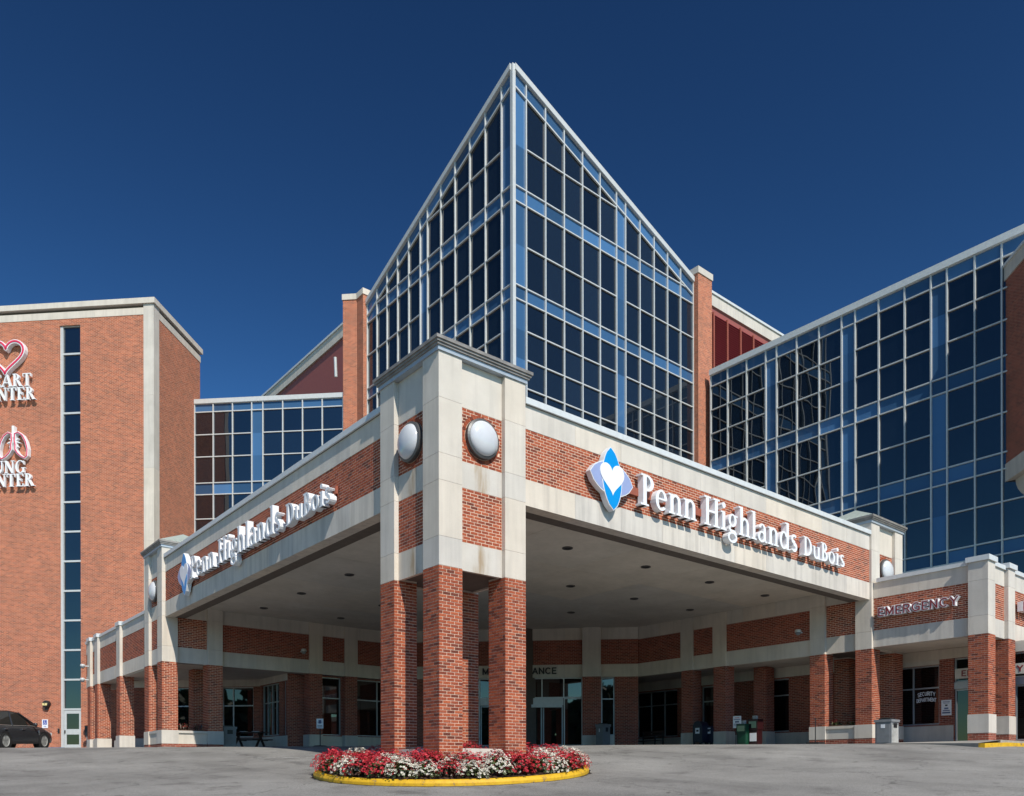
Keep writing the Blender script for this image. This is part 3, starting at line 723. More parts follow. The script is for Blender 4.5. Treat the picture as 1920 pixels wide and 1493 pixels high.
B().box(17, 26, 28.6, 52, 20, 29.55).build('wall', 'maroon', T)
slab(T, 'cornice', 'stone', 16.88, 26, 28.5, 52.1, 29.551, 30.3); slab(T, 'coping', 'coping', 16.8, 26, 28.4, 52.2, 30.301, 30.45)
b = B().tube([(13.0, 29.75, 23.1), (12.9, 29.65, 24.2)], .09, 10); b.build('vent_pipe', 'mull', T)

# ================================================================== LEFT GLASS WING
LY = 30.10
T = thing('glass_wing', 'lower glass wing between the orange brick block and the glass tower', 'building', (-16, LY, 0), R(-45))
LX = [-20.55, -19.38, -18.17, -16.97, -16.28, -15.05, -13.83, -12.62, -11.36]
LR = [6.4, 7.9, 9.5, 11.2, 11.9, 13.3, 14.8, 16.27, 16.97, 18.55, 19.89, 21.26, 21.76]
LB = {3, 7, 11}; LL = {3, 4, 7, 8, 11, 12}
curtain(T, MY(LY), LX, LR, lambda i, j: 'spandrel' if (i == 3 or j in LB) else 'visionw', lambda i, j: (j in LL) if i == 3 else True, 6.4, 21.76)
fs(T, MY(LY), 'coping', 'mull', -20.56, -11.3, -.3, .15, 21.761, 22.03)
slab(T, 'core', 'soffit_dark', -20.5, -10.5, LY + .03, 42, .4, 21.7)

# ================================================================== LEFT BRICK BLOCK
BY = 25.45
T = thing('brick_block', 'tall orange brick block with a narrow window strip and heart centre signs', 'building', (-26, BY, .7), R(-45))
mp = MY(BY); x0, x1 = -44.0, -20.57
WX0, WX1 = -26.05, -24.83
b = B()
b.mbox(mp, x0, WX0, -5.3, 0, .2, 24.65); b.mbox(mp, WX1, -21.11, -5.3, 0, .2, 24.65); b.mbox(mp, WX0, WX1, -5.3, -.3, .2, 24.65); b.mbox(mp, WX0, WX1, -.3, 0, 24.3, 24.65)
b.mbox(mp, -21.11, x1, -5.3, -.52, .2, 24.65)
b.build('wall', 'wall2', T)
z = .2; zs = [.2, 4.2, 8.2, 12.2, 16.2, 20.2, 25.2]
for a, c in zip(zs, zs[1:]): slab(T, 'corner_pilaster', 'stone', -21.13, x1 + .03, BY - .05, BY + .52, a + .003, c - .003)
blocks(T, mp, 'limestone_band', 'stone', x0, -21.13, -.4, .02, 24.651, 25.03, 2.9)
blocks(T, MXb(x1), 'limestone_band', 'stone', BY + .52, BY + 5.35, -.4, .02, 24.651, 25.03, 2.4)
slab(T, 'parapet', 'soffit_dark', x0, x1 - .1, BY + .1, BY + 5.3, 24.66, 25.2)
slab(T, 'coping', 'stone', x0, x1 + .12, BY - .15, BY + 5.45, 25.201, 25.5)
zz = [3.02 + 1.645 * k for k in range(13)] + [24.3]
f = B(); fr = (WX0, WX1); ds = BY + .12
f.box(fr[0], fr[0] + .16, ds - .05, ds + .12, .7, 24.3); f.box(fr[1] - .04, fr[1], ds - .03, ds + .12, .7, 24.3)
for z in zz: f.box(fr[0] + .16, fr[1] - .04, ds - .02, ds + .1, z - .05, z + .05)
win = f.build('window_strip', 'mull', T)
for a, c in zip(zz, zz[1:]): slab(T, 'pane', 'visionw', fr[0] + .15, fr[1] - .03, ds + .05, ds + .07, a + .045, c - .045, win)
dw = B(); a, c = fr[0] + .17, fr[1] - .05; d0, d1 = ds - .01, ds + .06
for q in ((a, a + .13, .72, 2.95), (c - .13, c, .72, 2.95), (a + .13, c - .13, .72, 1.06), (a + .13, c - .13, 1.62, 1.92), (a + .13, c - .13, 2.78, 2.95)): dw.box(q[0], q[1], d0, d1, q[2], q[3])
dr = dw.build('door', 'mull', T)
slab(T, 'pane', 'store', a + .12, c - .12, ds + .02, ds + .04, 1.05, 1.63, dr); slab(T, 'pane', 'store', a + .12, c - .12, ds + .02, ds + .04, 1.91, 2.79, dr)
slab(T, 'door_handle', 'black', a + .03, a + .07, ds - .06, ds - .01, 1.68, 1.86, dr)
slab(T, 'card_reader', 'black', WX0 - .12, WX0 - .03, BY - .05, BY, 1.7, 1.95)

# ================================================================== LEFT ARCADE
AX = 0.22
T = thing('arcade', 'low brick and limestone arcade leading back to the tall orange brick block', 'arcade', (AX, 27, .6))
mp = MX(AX); ya, yb = 21.64, 33.2
blocks(T, mp, 'limestone_block', 'stone', ya, yb, -.4, 0, 5.72, 6.27, 2.0); blocks(T, mp, 'limestone_block', 'stone', ya, yb, -.4, 0, 3.97, 4.565, 2.0)
fs(T, mp, 'mortar_bed', 'mortar', ya, yb, -.4, -.012, 4.567, 5.718)
bx = courses((lambda u, n, z: mp(u, n - .012, z)), ya, yb, 4.568, 5.718)
fs(T, mp, 'coping', 'coping', ya, yb, -.6, .06, 6.271, 6.40)
for y0 in (25.95, 30.2, 31.75):
    fs(T, mp, 'pilaster', 'stone', y0, y0 + .6, .002, .13, 3.95, 6.28); fs(T, mp, 'pilaster_cap', 'coping', y0 - .03, y0 + .63, -.1, .18, 6.281, 6.46)
    x0, x1 = AX - .12, AX + .49
    slab(T, 'pier_core', 'mortar', x0 + .004, x1 - .004, y0 + .004, y0 + .596, 1.22, 3.945)
    bx += courses(MY(y0), x0 - .008, x1 + .008, 1.22, 3.945, 0); bx += courses(MX(x0), y0, y0 + .6, 1.22, 3.945, 1)
    bx += courses(MXb(x1), y0, y0 + .6, 1.22, 3.945, 1)
    slab(T, 'pier_base', 'stone', x0 - .03, x1 + .03, y0 - .03, y0 + .63, .3, 1.215)
lay(T, bx, 0)
slab(T, 'low_wall', 'stone', AX - .02, AX + .3, 30.85, 31.7, .3, 1.18); slab(T, 'low_wall', 'stone', AX + .5, AX + .9, 28.2, 29.6, .3, 1.1)
slab(T, 'soffit', 'soffit', AX + .4, 4.2, 21.65, 33.2, 3.98, 4.02); slab(T, 'roof_deck', 'concrete', AX + .3, 4.2, 21.65, 33.0, 6.0, 6.1)
B().box(3.2, 3.5, 25.0, 33.4, .3, 4.0).build('back_wall', 'wall', T)
slab(T, 'limestone_band', 'stone', 3.17, 3.199, 25, 33.4, 3.45, 3.97); slab(T, 'limestone_base', 'stone', 3.17, 3.199, 25, 33.4, .3, 1.15)

# ================================================================== EMERGENCY CANOPY
T = thing('emergency_canopy', 'low emergency entrance canopy with limestone and brick fascia at the right', 'canopy', (20, -2, .55))
EX = 18.78
mp = MX(EX)
blocks(T, mp, 'limestone_block', 'stone', -3.2, -.025, -.4, 0, 5.722, 6.27, 1.6); blocks(T, mp, 'limestone_block', 'stone_streak', -3.2, -.025, -.4, 0, 3.972, 4.565, 1.6)
fs(T, mp, 'mortar_bed', 'mortar', -3.2, -.025, -.4, -.012, 4.567, 5.72)
bx = courses((lambda u, n, z: mp(u, n - .012, z)), -3.2, -.025, 4.568, 5.719)
fs(T, mp, 'coping', 'coping', -3.2, -.16, -.6, .06, 6.271, 6.41)
def epier(x0, y0):
    x1, y1 = x0 + .6, y0 + .6
    slab(T, 'pier_core', 'mortar', x0 + .004, x1 - .004, y0 + .004, y1 - .004, 1.38, 3.965)
    r = courses(MY(y0), x0 - .008, x1 + .008, 1.38, 3.967, 0) + courses(MX(x0), y0, y1, 1.38, 3.967, 1) + courses(MXb(x1), y0, y1, 1.38, 3.967, 1) + courses(MYb(y1), x0 - .008, x1 + .008, 1.38, 3.967, 0)
    slab(T, 'pier_base', 'stone', x0 - .02, x1 + .02, y0 - .02, y1 + .02, .77, 1.378); B().box(x0 - .012, x1 + .012, y0 - .012, y1 + .012, .2, .768).build('plinth', 'wall', T)
    for a, c in ((3.97, 4.567), (4.567, 5.72), (5.72, 6.33)): slab(T, 'limestone_block', 'stone', x0, x1, y0, y1, a + .003, c - .003)
    slab(T, 'pier_cap', 'coping', x0 - .06, x1 + .06, y0 - .06, y1 + .06, 6.331, 6.50); return r
bx += epier(18.66, -3.83); bx += epier(20.39, -3.83)
mp = MY(-3.71)
for a, c in ((19.262, 20.388), (20.992, 31.0)):
    blocks(T, mp, 'limestone_block', 'stone', a, c, -.4, 0, 5.722, 6.27, 1.6); blocks(T, mp, 'limestone_block', 'stone_streak', a, c, -.4, 0, 3.972, 4.565, 1.6)
    fs(T, mp, 'mortar_bed', 'mortar', a, c, -.4, -.012, 4.567, 5.72); bx += courses((lambda u, n, z: mp(u, n - .012, z)), a, c, 4.568, 5.719)
    fs(T, mp, 'coping', 'coping', a, c, -.6, .06, 6.271, 6.41)
lay(T, bx, 300)
slab(T, 'soffit', 'soffit', 19.18, 31, -3.31, 2.3, 4.0, 4.04); slab(T, 'roof_deck', 'concrete', 19.1, 31, -3.3, -.1, 6.0, 6.1)
# emergency front wall
T = thing('entrance_wall', 'shaded brick front with security window and emergency doors below the canopy', 'wall', (21.4, -1.5, .5))
mp = MX(21.4)
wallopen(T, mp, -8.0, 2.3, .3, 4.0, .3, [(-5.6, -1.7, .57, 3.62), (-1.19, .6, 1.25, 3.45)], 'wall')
fs(T, mp, 'limestone_base', 'stone', -1.69, 2.3, .002, .03, .3, 1.2); fs(T, mp, 'limestone_band', 'stone', -8, 2.3, .002, .03, 3.63, 3.99); fs(T, mp, 'limestone_band', 'stone', -1.2, .65, .002, .028, 3.46, 3.628)
window(T, mp, -1.19, .6, 1.25, 3.45, (-.22,), (2.62,))
window(T, mp, -5.6, -1.7, 2.75, 3.62, (), (), fr='frame_dk'); fs(T, mp, 'door_header', 'frame_dk', -5.6, -1.7, -.2, -.02, 2.5, 2.748)
for a in (-5.6, -4.62, -3.65, -2.67): window(T, mp, a + .01, a + .96, .58, 2.49, (), (), name='door')

# ================================================================== LETTERING
def ring(cx, cy, rx, ry, ix, iy, a0, a1, n=14, icx=0.0, icy=0.0):
    out = []
    for k in range(n):
        a, b = R(a0 + (a1 - a0) * k / n), R(a0 + (a1 - a0) * (k + 1) / n)
        out.append([(cx + rx * math.cos(a), cy + ry * math.sin(a)), (cx + rx * math.cos(b), cy + ry * math.sin(b)),
                    (cx + icx + ix * math.cos(b), cy + icy + iy * math.sin(b)), (cx + icx + ix * math.cos(a), cy + icy + iy * math.sin(a))])
    return [('strip', out)]
def rect(x0, x1, y0, y1): return [('poly', [(x0, y0), (x1, y0), (x1, y1), (x0, y1)])]
def quadp(*p): return [('poly', list(p))]
def stroke(pts, ws):
    q = []
    for k, (x, y) in enumerate(pts):
        a = pts[max(0, k - 1)]; b = pts[min(len(pts) - 1, k + 1)]; dx, dy = b[0] - a[0], b[1] - a[1]; l = math.hypot(dx, dy) or 1
        w_ = ws[k] / 2; q.append(((x - dy / l * w_, y + dx / l * w_), (x + dy / l * w_, y - dx / l * w_)))
    return [('strip', [[q[k][0], q[k + 1][0], q[k + 1][1], q[k][1]] for k in range(len(q) - 1)])]
def serif(xc, y, w_, up): return rect(xc - w_ / 2, xc + w_ / 2, y, y + .055 if up else y - .055) if up else rect(xc - w_ / 2, xc + w_ / 2, y - .055, y)
XH = .66
def s_curve(x0, w_, h, th):
    pts = []; n = 9
    cx = x0 + w_ / 2
    for k in range(n + 1):
        a = R(35 + 235 * k / n); pts.append((cx + (w_ / 2 - th / 2) * math.cos(a), h * .745 + (h * .255 - th * .28) * math.sin(a)))
    for k in range(n + 1):
        a = R(90 - 235 * k / n); pts.append((cx + (w_ / 2 - th / 2) * math.cos(a), h * .255 + (h * .255 - th * .28) * math.sin(a)))
    m_ = len(pts); return stroke(pts, [th * (.55 + .5 * math.sin(math.pi * k / (m_ - 1)) ** 2) for k in range(m_)])
def glyph(c):
    st = .17
    if c == 'P': return rect(.1, .1 + st, 0, 1) + serif(.18, 0, .40, 1) + rect(0, .1, .945, 1) + ring(.27, .735, .36, .265, .19, .205, -90, 90), .66
    if c == 'B': return rect(.1, .1 + st, 0, 1) + rect(0, .1, .945, 1) + rect(0, .1, 0, .055) + ring(.27, .755, .29, .245, .13, .19, -90, 90) + ring(.27, .27, .36, .27, .18, .215, -90, 90), .66
    if c == 'D': return rect(.1, .1 + st, 0, 1) + rect(0, .1, .945, 1) + rect(0, .1, 0, .055) + ring(.27, .5, .50, .5, .32, .445, -90, 90, 18), .80
    if c == 'H': return rect(.1, .1 + st, 0, 1) + rect(.62, .62 + st, 0, 1) + rect(.27, .62, .47, .545) + serif(.185, 0, .37, 1) + serif(.185, 1, .37, 0) + serif(.705, 0, .37, 1) + serif(.705, 1, .37, 0), .92
    if c == 'e': return ring(.31, .33, .30, .345, .15, .285, 8, 318, 18) + rect(.14, .56, .34, .395), .63
    if c == 'o': return ring(.33, .33, .32, .345, .165, .285, 0, 360, 22), .68
    if c == 'n': return rect(.09, .09 + st, 0, XH) + rect(0, .09, XH - .05, XH) + ring(.37, .42, .27, .255, .12, .17, 0, 150) + rect(.49, .64, 0, .42) + serif(.175, 0, .33, 1) + serif(.565, 0, .31, 1), .75
    if c == 'h': return rect(.09, .09 + st, 0, 1.04) + rect(0, .09, .985, 1.04) + ring(.37, .42, .27, .255, .12, .17, 0, 150) + rect(.49, .64, 0, .42) + serif(.175, 0, .33, 1) + serif(.565, 0, .31, 1), .75
    if c == 'l': return rect(.09, .09 + st, 0, 1.04) + rect(0, .09, .985, 1.04) + serif(.175, 0, .34, 1), .37
    if c == 'i': return rect(.09, .09 + st, 0, XH) + rect(0, .09, XH - .05, XH) + serif(.175, 0, .34, 1) + ring(.175, .88, .105, .105, 0, 0, 0, 360, 12), .37
    if c == 'u': return rect(.09, .09 + .15, .24, XH) + rect(0, .09, XH - .05, XH) + ring(.36, .25, .27, .265, .12, .18, 180, 330) + rect(.48, .48 + st, 0, XH) + rect(.40, .48, XH - .05, XH) + rect(.65, .73, 0, .05), .75
    if c == 'a': return rect(.38, .38 + .16, .05, .50) + ring(.30, .48, .24, .20, .09, .145, 0, 165) + ring(.27, .19, .26, .21, .12, .155, 40, 330) + rect(.5, .62, 0, .055), .64
    if c == 'd': return ring(.30, .33, .29, .345, .14, .28, 30, 330, 18) + rect(.48, .48 + st, .0, 1.04) + rect(.39, .48, .985, 1.04) + rect(.65, .72, 0, .05), .74
    if c == 's': return s_curve(.03, .46, XH + .02, .15), .54
    if c == 'g': return ring(.29, .44, .25, .235, .115, .18, 0, 360, 18) + rect(.42, .60, .58, .64) + ring(.29, -.17, .29, .20, .19, .13, 0, 360, 18) + stroke([(.16, .23), (.10, .12), (.20, .045), (.42, .03), (.50, -.06)], [.09, .10, .12, .13, .12]), .63
    if c == 'E': return rect(.1, .1 + st, 0, 1) + rect(0, .62, .945, 1) + rect(0, .66, 0, .055) + rect(.27, .5, .48, .54) + rect(.57, .62, .80, .945) + rect(.60, .66, .055, .22) + rect(.45, .5, .40, .62), .72
    if c == 'A': return quadp((.02, 0), (.12, 0), (.44, .9), (.40, 1.0)) + quadp((.40, 1.0), (.68, 0), (.87, 0), (.50, 1.0)) + rect(.22, .66, .29, .35) + serif(.08, 0, .26, 1) + serif(.77, 0, .34, 1), .92
    if c == 'R': return rect(.1, .1 + st, 0, 1) + serif(.18, 0, .36, 1) + rect(0, .1, .945, 1) + ring(.27, .745, .34, .255, .17, .2, -90, 90) + quadp((.33, .49), (.50, .50), (.82, 0), (.62, 0)) + rect(.6, .9, 0, .055), .86
    if c == 'T': return rect(.28, .28 + st, 0, 1) + serif(.365, 0, .36, 1) + rect(.0, .73, .94, 1) + rect(0, .05, .76, .94) + rect(.68, .73, .76, .94), .76
    if c == 'C': return ring(.46, .5, .44, .51, .27, .455, 42, 318, 20) + rect(.74, .79, .68, .96), .86
    if c == 'N': return rect(.1, .18, 0, 1) + rect(.70, .78, 0, 1) + quadp((.02, 1), (.24, 1), (.78, 0), (.66, 0)) + serif(.14, 0, .30, 1) + serif(.74, 1, .30, 0), .92
    if c == 'L': return rect(.1, .1 + st, 0, 1) + serif(.18, 1, .36, 0) + rect(0, .64, 0, .055) + rect(.59, .64, .055, .24), .68
    if c == 'U': return rect(.1, .1 + st, .32, 1) + ring(.42, .33, .32, .345, .15, .285, 180, 360) + rect(.66, .74, .32, 1) + serif(.18, 1, .36, 0) + serif(.70, 1, .28, 0), .88
    if c == 'G': return ring(.46, .5, .44, .51, .27, .455, 42, 330, 20) + rect(.66, .82, .05, .42) + rect(.56, .92, .38, .43) + rect(.74, .79, .68, .96), .94
    return [], .36
def letter(T, ch, mat, fn, x, y, sx, sy, n0, n1, sub=None, side=None):
    pcs, adv = glyph(ch); b = B(); e = 0
    for kind, q in pcs:
        e += 1; dn = e * .0007
        polys = q if kind == 'strip' else [q]
        tr = lambda p: (x + p[0] * sx, y + p[1] * sy)
        for pl_ in polys:
            pp = [tr(p) for p in pl_]
            b.face([fn(u, n1 + dn, z) for u, z in pp]); b.face([fn(u, n0, z) for u, z in pp[::-1]])
        if kind == 'poly': edges = [(q[k], q[(k + 1) % len(q)]) for k in range(len(q))]
        else: edges = [(p[0], p[1]) for p in q] + [(p[3], p[2]) for p in q] + [(q[0][0], q[0][3]), (q[-1][1], q[-1][2])]
        for p0, p1 in edges:
            (u0, z0), (u1, z1) = tr(p0), tr(p1)
            b.face((fn(u0, n0, z0), fn(u1, n0, z1), fn(u1, n1 + dn, z1), fn(u0, n1 + dn, z0)))
    b.build('letter', mat, T); return adv * sx
def word(T, txt, mat, fn, x, y, sx, sy, n0, n1, gap=.05):
    for ch in txt:
        if ch == ' ': x += .36 * sx; continue
        x += letter(T, ch, mat, fn, x, y, sx, sy, n0, n1) + gap * sx
    return x
def wordlen(txt, sx, gap=.05): return sum((.36 if c == ' ' else glyph(c)[1] + gap) * sx for c in txt)
def vesica(h, w_, n=12):
    r = [(w_ / 2 * math.sin(math.pi * k / n) ** .62, -h / 2 + h * k / n) for k in range(n + 1)]
    return r + [(-x, y) for x, y in r[-2:0:-1]]
def heart2d(s, n=40):
    out = []
    for k in range(n):
        t_ = 2 * math.pi * k / n
        out.append((s * 16 * math.sin(t_) ** 3 / 34, s * (13 * math.cos(t_) - 5 * math.cos(2 * t_) - 2 * math.cos(3 * t_) - math.cos(4 * t_) + 2) / 34))
    return out
def name_sign(label, fn, cx, cz, x0, zb, x_end):
    T = thing('wall_sign', label, 'sign', fn(x0, 0, zb))
    # emblem: four petals and a heart
    def place(poly, ang, dx=0, dz=0): return [(cx + dx + p[0] * math.cos(ang) - p[1] * math.sin(ang), cz + dz + p[0] * math.sin(ang) + p[1] * math.cos(ang)) for p in poly]
    hp = place(vesica(1.50, .80), R(87)); vp = place(vesica(1.52, .66), R(4))
    e1 = B().prism(hp, fn, .08, .22).build('emblem_side_petals', 'lav', T)
    e2 = B().prism(vp, fn, .075, .228).build('emblem_upright_petals', 'blue', T)
    B().prism(place(vesica(1.55, .86), R(87)), fn, .06, .215).build('emblem_back', 'ltr_side', T); B().prism(place(vesica(1.57, .72), R(4)), fn, .055, .222).build('emblem_back', 'ltr_side', T)
    B().prism(place(heart2d(.92), R(2), .0, -.02), fn, .09, .236).build('emblem_heart', 'white', T)
    txt = 'Penn Highlands'; L = wordlen(txt, 1)
    main = (x_end - x0) * 0.718; sx = main / L
    word(T, txt, 'white', fn, x0, zb, sx, .80, .05, .24)
    t2 = 'DuBois'; xs = x0 + (x_end - x0) * .745; s2 = (x_end - xs) / wordlen(t2, 1)
    word(T, t2, 'white', fn, xs, zb, s2, .60, .05, .24)
    B().prism([(x0 - .5, zb + .26), (x_end - .1, zb + .26), (x_end - .1, zb + .46), (x0 - .5, zb + .46)], fn, .0, .075).build('raceway', 'raceway', T)
name_sign('white hospital name letters with blue petal emblem on the sunlit right fascia', MY(FY - .01), 5.08, 6.83, 6.14, 6.42, 16.5)
XEND = 4.62
name_sign('white hospital name letters with blue petal emblem on the shaded left fascia', (lambda u, n, z: (FX - .01 - n, -u, z)), -16.2, 6.75, -15.45, 6.42, -XEND)

# plain capitals drawn from centre-line strokes
def arcp(cx, cy, rx, ry, a0, a1, n=12): return [(cx + rx * math.cos(R(a0 + (a1 - a0) * k / n)), cy + ry * math.sin(R(a0 + (a1 - a0) * k / n))) for k in range(n + 1)]
SK = {'E': (.52, [[(0, 0), (0, 1)], [(0, 1), (.52, 1)], [(0, .52), (.46, .52)], [(0, 0), (.52, 0)]]),
      'M': (.8, [[(0, 0), (0, 1)], [(0, 1), (.4, .12)], [(.4, .12), (.8, 1)], [(.8, 1), (.8, 0)]]),
      'R': (.6, [[(0, 0), (0, 1)], [(0, 1), (.33, 1)] + arcp(.33, .75, .25, .25, 90, -90) + [(0, .5)], [(.3, .5), (.6, 0)]]),
      'G': (.78, [arcp(.39, .5, .39, .5, 42, 318, 18), [(.45, .46), (.76, .46)], [(.76, .46), (.76, .06)]]),
      'N': (.66, [[(0, 0), (0, 1)], [(0, 1), (.66, 0)], [(.66, 0), (.66, 1)]]),
      'C': (.74, [arcp(.39, .5, .39, .5, 42, 318, 18)]), 'Y': (.7, [[(0, 1), (.35, .46)], [(.7, 1), (.35, .46)], [(.35, .46), (.35, 0)]]),
      'A': (.7, [[(0, 0), (.35, 1)], [(.35, 1), (.7, 0)], [(.13, .32), (.57, .32)]]), 'I': (0, [[(0, 0), (0, 1)]]), 'T': (.62, [[(.31, 0), (.31, 1)], [(0, 1), (.62, 1)]]),
      'S': (.54, [arcp(.27, .75, .27, .25, 30, 270, 10) + arcp(.27, .25, .27, .25, 90, -150, 10)]), 'U': (.6, [[(0, 1), (0, .3)] + arcp(.3, .3, .3, .3, 180, 360) + [(.6, 1)]]),
      'D': (.6, [[(0, 0), (0, 1)], [(0, 1), (.25, 1)] + arcp(.25, .5, .38, .5, 90, -90) + [(0, 0)]]), 'P': (.55, [[(0, 0), (0, 1)], [(0, 1), (.3, 1)] + arcp(.3, .74, .26, .26, 90, -90) + [(0, .48)]]), 'V': (.7, [[(0, 1), (.35, 0)], [(.35, 0), (.7, 1)]])}
def sans(T, txt, mat, fn, u0, u1, z, h, n0, n1, wd=.2, gap=.36, name='letter', arc=0.0):
    tot = sum((.3 if c == ' ' else SK[c][0]) + gap for c in txt) - gap; sx = (u1 - u0) / tot; x = 0
    for ch in txt:
        if ch == ' ': x += .3 + gap; continue
        b = B(); e = 0; w_, paths = SK[ch]; cz = -arc * (2 * ((x + w_ / 2) / tot - .5)) ** 2
        tr = lambda p: (u0 + (x + p[0]) * sx, z + p[1] * h + cz)
        for pth in paths:
            e += 1; q = list(pth)
            def ext(p, r_):
                d = (p[0] - r_[0], p[1] - r_[1]); l = math.hypot(*d) or 1; return (p[0] + d[0] / l * wd * .42, p[1] + d[1] / l * wd * .42)
            if len(q) == 2: q = [ext(q[0], q[1]), ext(q[1], q[0])]
            st_ = stroke(q, [wd] * len(q))[0][1]
            for pl_ in st_:
                pp = [tr(p) for p in pl_]; b.face([fn(u, n1 + e * .0006, zz) for u, zz in pp])
                for i, j in ((0, 1), (3, 2)): b.face((fn(pp[i][0], n0, pp[i][1]), fn(pp[j][0], n0, pp[j][1]), fn(pp[j][0], n1 + e * .0006, pp[j][1]), fn(pp[i][0], n1 + e * .0006, pp[i][1])))
            for pl_, i, j in ((st_[0], 0, 3), (st_[-1], 1, 2)):
                pp = [tr(p) for p in pl_]; b.face((fn(pp[i][0], n0, pp[i][1]), fn(pp[j][0], n0, pp[j][1]), fn(pp[j][0], n1 + e * .0006, pp[j][1]), fn(pp[i][0], n1 + e * .0006, pp[i][1])))
        b.build(name, mat, T); x += w_ + gap
fnE = lambda u, n, z: (EX - n, -u, z)
T = thing('wall_sign', 'dark red and white raised emergency letters on the fascia beside the right end pavilion', 'sign', fnE(.3, 0, 5))
sans(T, 'EMERGENCY', 'white', fnE, .32, 2.93, 5.03, .26, .04, .19, .30); sans(T, 'EMERGENCY', 'red_ltr', fnE, .32, 2.93, 5.03, .26, .193, .2, .15)
T = thing('wall_sign', 'start of a second raised emergency sign cut off by the right edge', 'sign', (21.4, -3.8, 5))
sans(T, 'EMERGENCY', 'white', MY(-3.72), 21.42, 24.6, 5.03, .27, .05, .22, .24); sans(T, 'EMERGENCY', 'red_ltr', MY(-3.72), 21.42, 24.6, 5.03, .27, .223, .235, .15)
fn45 = MY(20.95)
T = thing('wall_sign', 'dark main entrance letters on the limestone band over the doors', 'sign', (-1.83, 20.94, 4), R(-45))
sans(T, 'MAIN ENTRANCE', 'black', fn45, -1.80, 1.62, 4.10, .26, .01, .06, .2, .34)
# emergency door sign
T = thing('door_sign', 'cream sign board with dark red emergency lettering above the emergency doors', 'sign', (21.33, -3.6, 2.9))
fnD = lambda u, n, z: (21.36 - n, -u, z)
B().prism([(1.77, 2.86), (5.5, 2.86), (5.5, 3.22), (1.77, 3.22)], fnD, -.02, .05).build('board', 'cream', T)
sans(T, 'EMERGENCY', 'red_ltr', fnD, 2.02, 3.95, 2.95, .18, .051, .06)
T = thing('window_lettering', 'white arched security department lettering on the dark window', 'sign', (21.5, -.7, 2))
fnS = lambda u, n, z: (21.51 - n, -u, z)
sans(T, 'SECURITY', 'white', fnS, .38, 1.0, 2.36, .13, .0, .006, .22, .3, arc=.05); sans(T, 'DEPARTMENT', 'white', fnS, .34, 1.04, 2.14, .12, .0, .006, .22, .3, arc=.04)
def notice(T, fn, u0, u1, z0, z1, rows, ink='ink', n=.0, pict=None):
    B().prism([(u0, z0), (u1, z0), (u1, z1), (u0, z1)], fn, n, n + .012).build('panel', 'white', T)
    k = 0
    for a, b, c, d, mt in rows:
        k += 1; uu = lambda s: u0 + (u1 - u0) * s; zz_ = lambda s: z0 + (z1 - z0) * s
        B().prism([(uu(a), zz_(c)), (uu(b), zz_(c)), (uu(b), zz_(d)), (uu(a), zz_(d))], fn, n + .0121, n + .0135).build('print', mt, T)
T = thing('notice', 'white notice with grey print on the brick between security window and emergency doors', 'notice', (21.39, -1.45, 1.57))
notice(T, (lambda u, n, z: (21.395 - n, -u, z)), 1.27, 1.62, 1.57, 2.13, [(.15, .85, .86, .90, 'ink'), (.2, .8, .78, .81, 'ink'), (.38, .62, .60, .70, 'black'), (.3, .7, .40, .5, 'ink'), (.15, .85, .28, .34, 'ink'), (.1, .9, .12, .22, 'ink')])
# heart and lung centre signs on the brick block (frame of the block)
fB = MY(BY)
T = thing('wall_sign', 'white heart centre lettering below a red outlined heart on the orange brick', 'sign', (-28, BY, 20), R(-45))
cxh = -28.98
for txt, z in (('HEART', 20.93), ('CENTER', 20.17)):
    L = wordlen(txt, .66); word(T, txt, 'white', fB, cxh - L / 2, z, .66, .70, .12, .26)
def loop(T, pts, wd, n0, n1, nm, mt):
    q = pts + [pts[0]]; b = B(); m_ = len(pts)
    off_ = []
    for k in range(m_):
        a, c = pts[k - 1], pts[(k + 1) % m_]; dx, dz = c[0] - a[0], c[1] - a[1]; l = math.hypot(dx, dz) or 1; off_.append((-dz / l * wd / 2, dx / l * wd / 2))
    for k in range(m_):
        l = (k + 1) % m_; p, r_ = pts[k], pts[l]; o1, o2 = off_[k], off_[l]
        a, bq, c, d = (p[0] - o1[0], p[1] - o1[1]), (r_[0] - o2[0], r_[1] - o2[1]), (r_[0] + o2[0], r_[1] + o2[1]), (p[0] + o1[0], p[1] + o1[1])
        b.face([fB(u, n1, z) for u, z in (a, bq, c, d)])
        for s, e in ((a, bq), (d, c)): b.face([fB(s[0], n0, s[1]), fB(e[0], n0, e[1]), fB(e[0], n1, e[1]), fB(s[0], n1, s[1])])
    b.build(nm, mt, T)
def heartpts(s): return [(cxh - .05 + x * 1.05 + .06 * (y / s), 22.55 + y) for x, y in heart2d(s, 48)]
loop(T, heartpts(2.1), .20, .03, .30, 'heart_frame', 'white'); loop(T, heartpts(2.12), .09, .301, .33, 'heart_tube', 'pink')
T = thing('wall_sign', 'white lung centre lettering below red outlined lungs on the orange brick', 'sign', (-28.6, BY, 15.3), R(-45))
cxl = -29.05
for txt, z in (('LUNG', 16.12), ('CENTER', 15.38)):
    L = wordlen(txt, .66); word(T, txt, 'white', fB, cxl - L / 2, z, .66, .70, .12, .26)
cxl = -28.62
for s in (-1, 1):
    pts = [(cxl + s * a, 16.95 + b_) for a, b_ in ((.10, 1.35), (.30, 1.42), (.55, 1.25), (.74, .9), (.84, .5), (.82, .12), (.68, -.02), (.45, .10), (.25, .28), (.12, .5), (.13, .75), (.08, 1.0))]
    loop(T, pts, .13, .03, .26, 'lung_frame', 'white'); loop(T, pts, .05, .261, .29, 'lung_tube', 'pink')
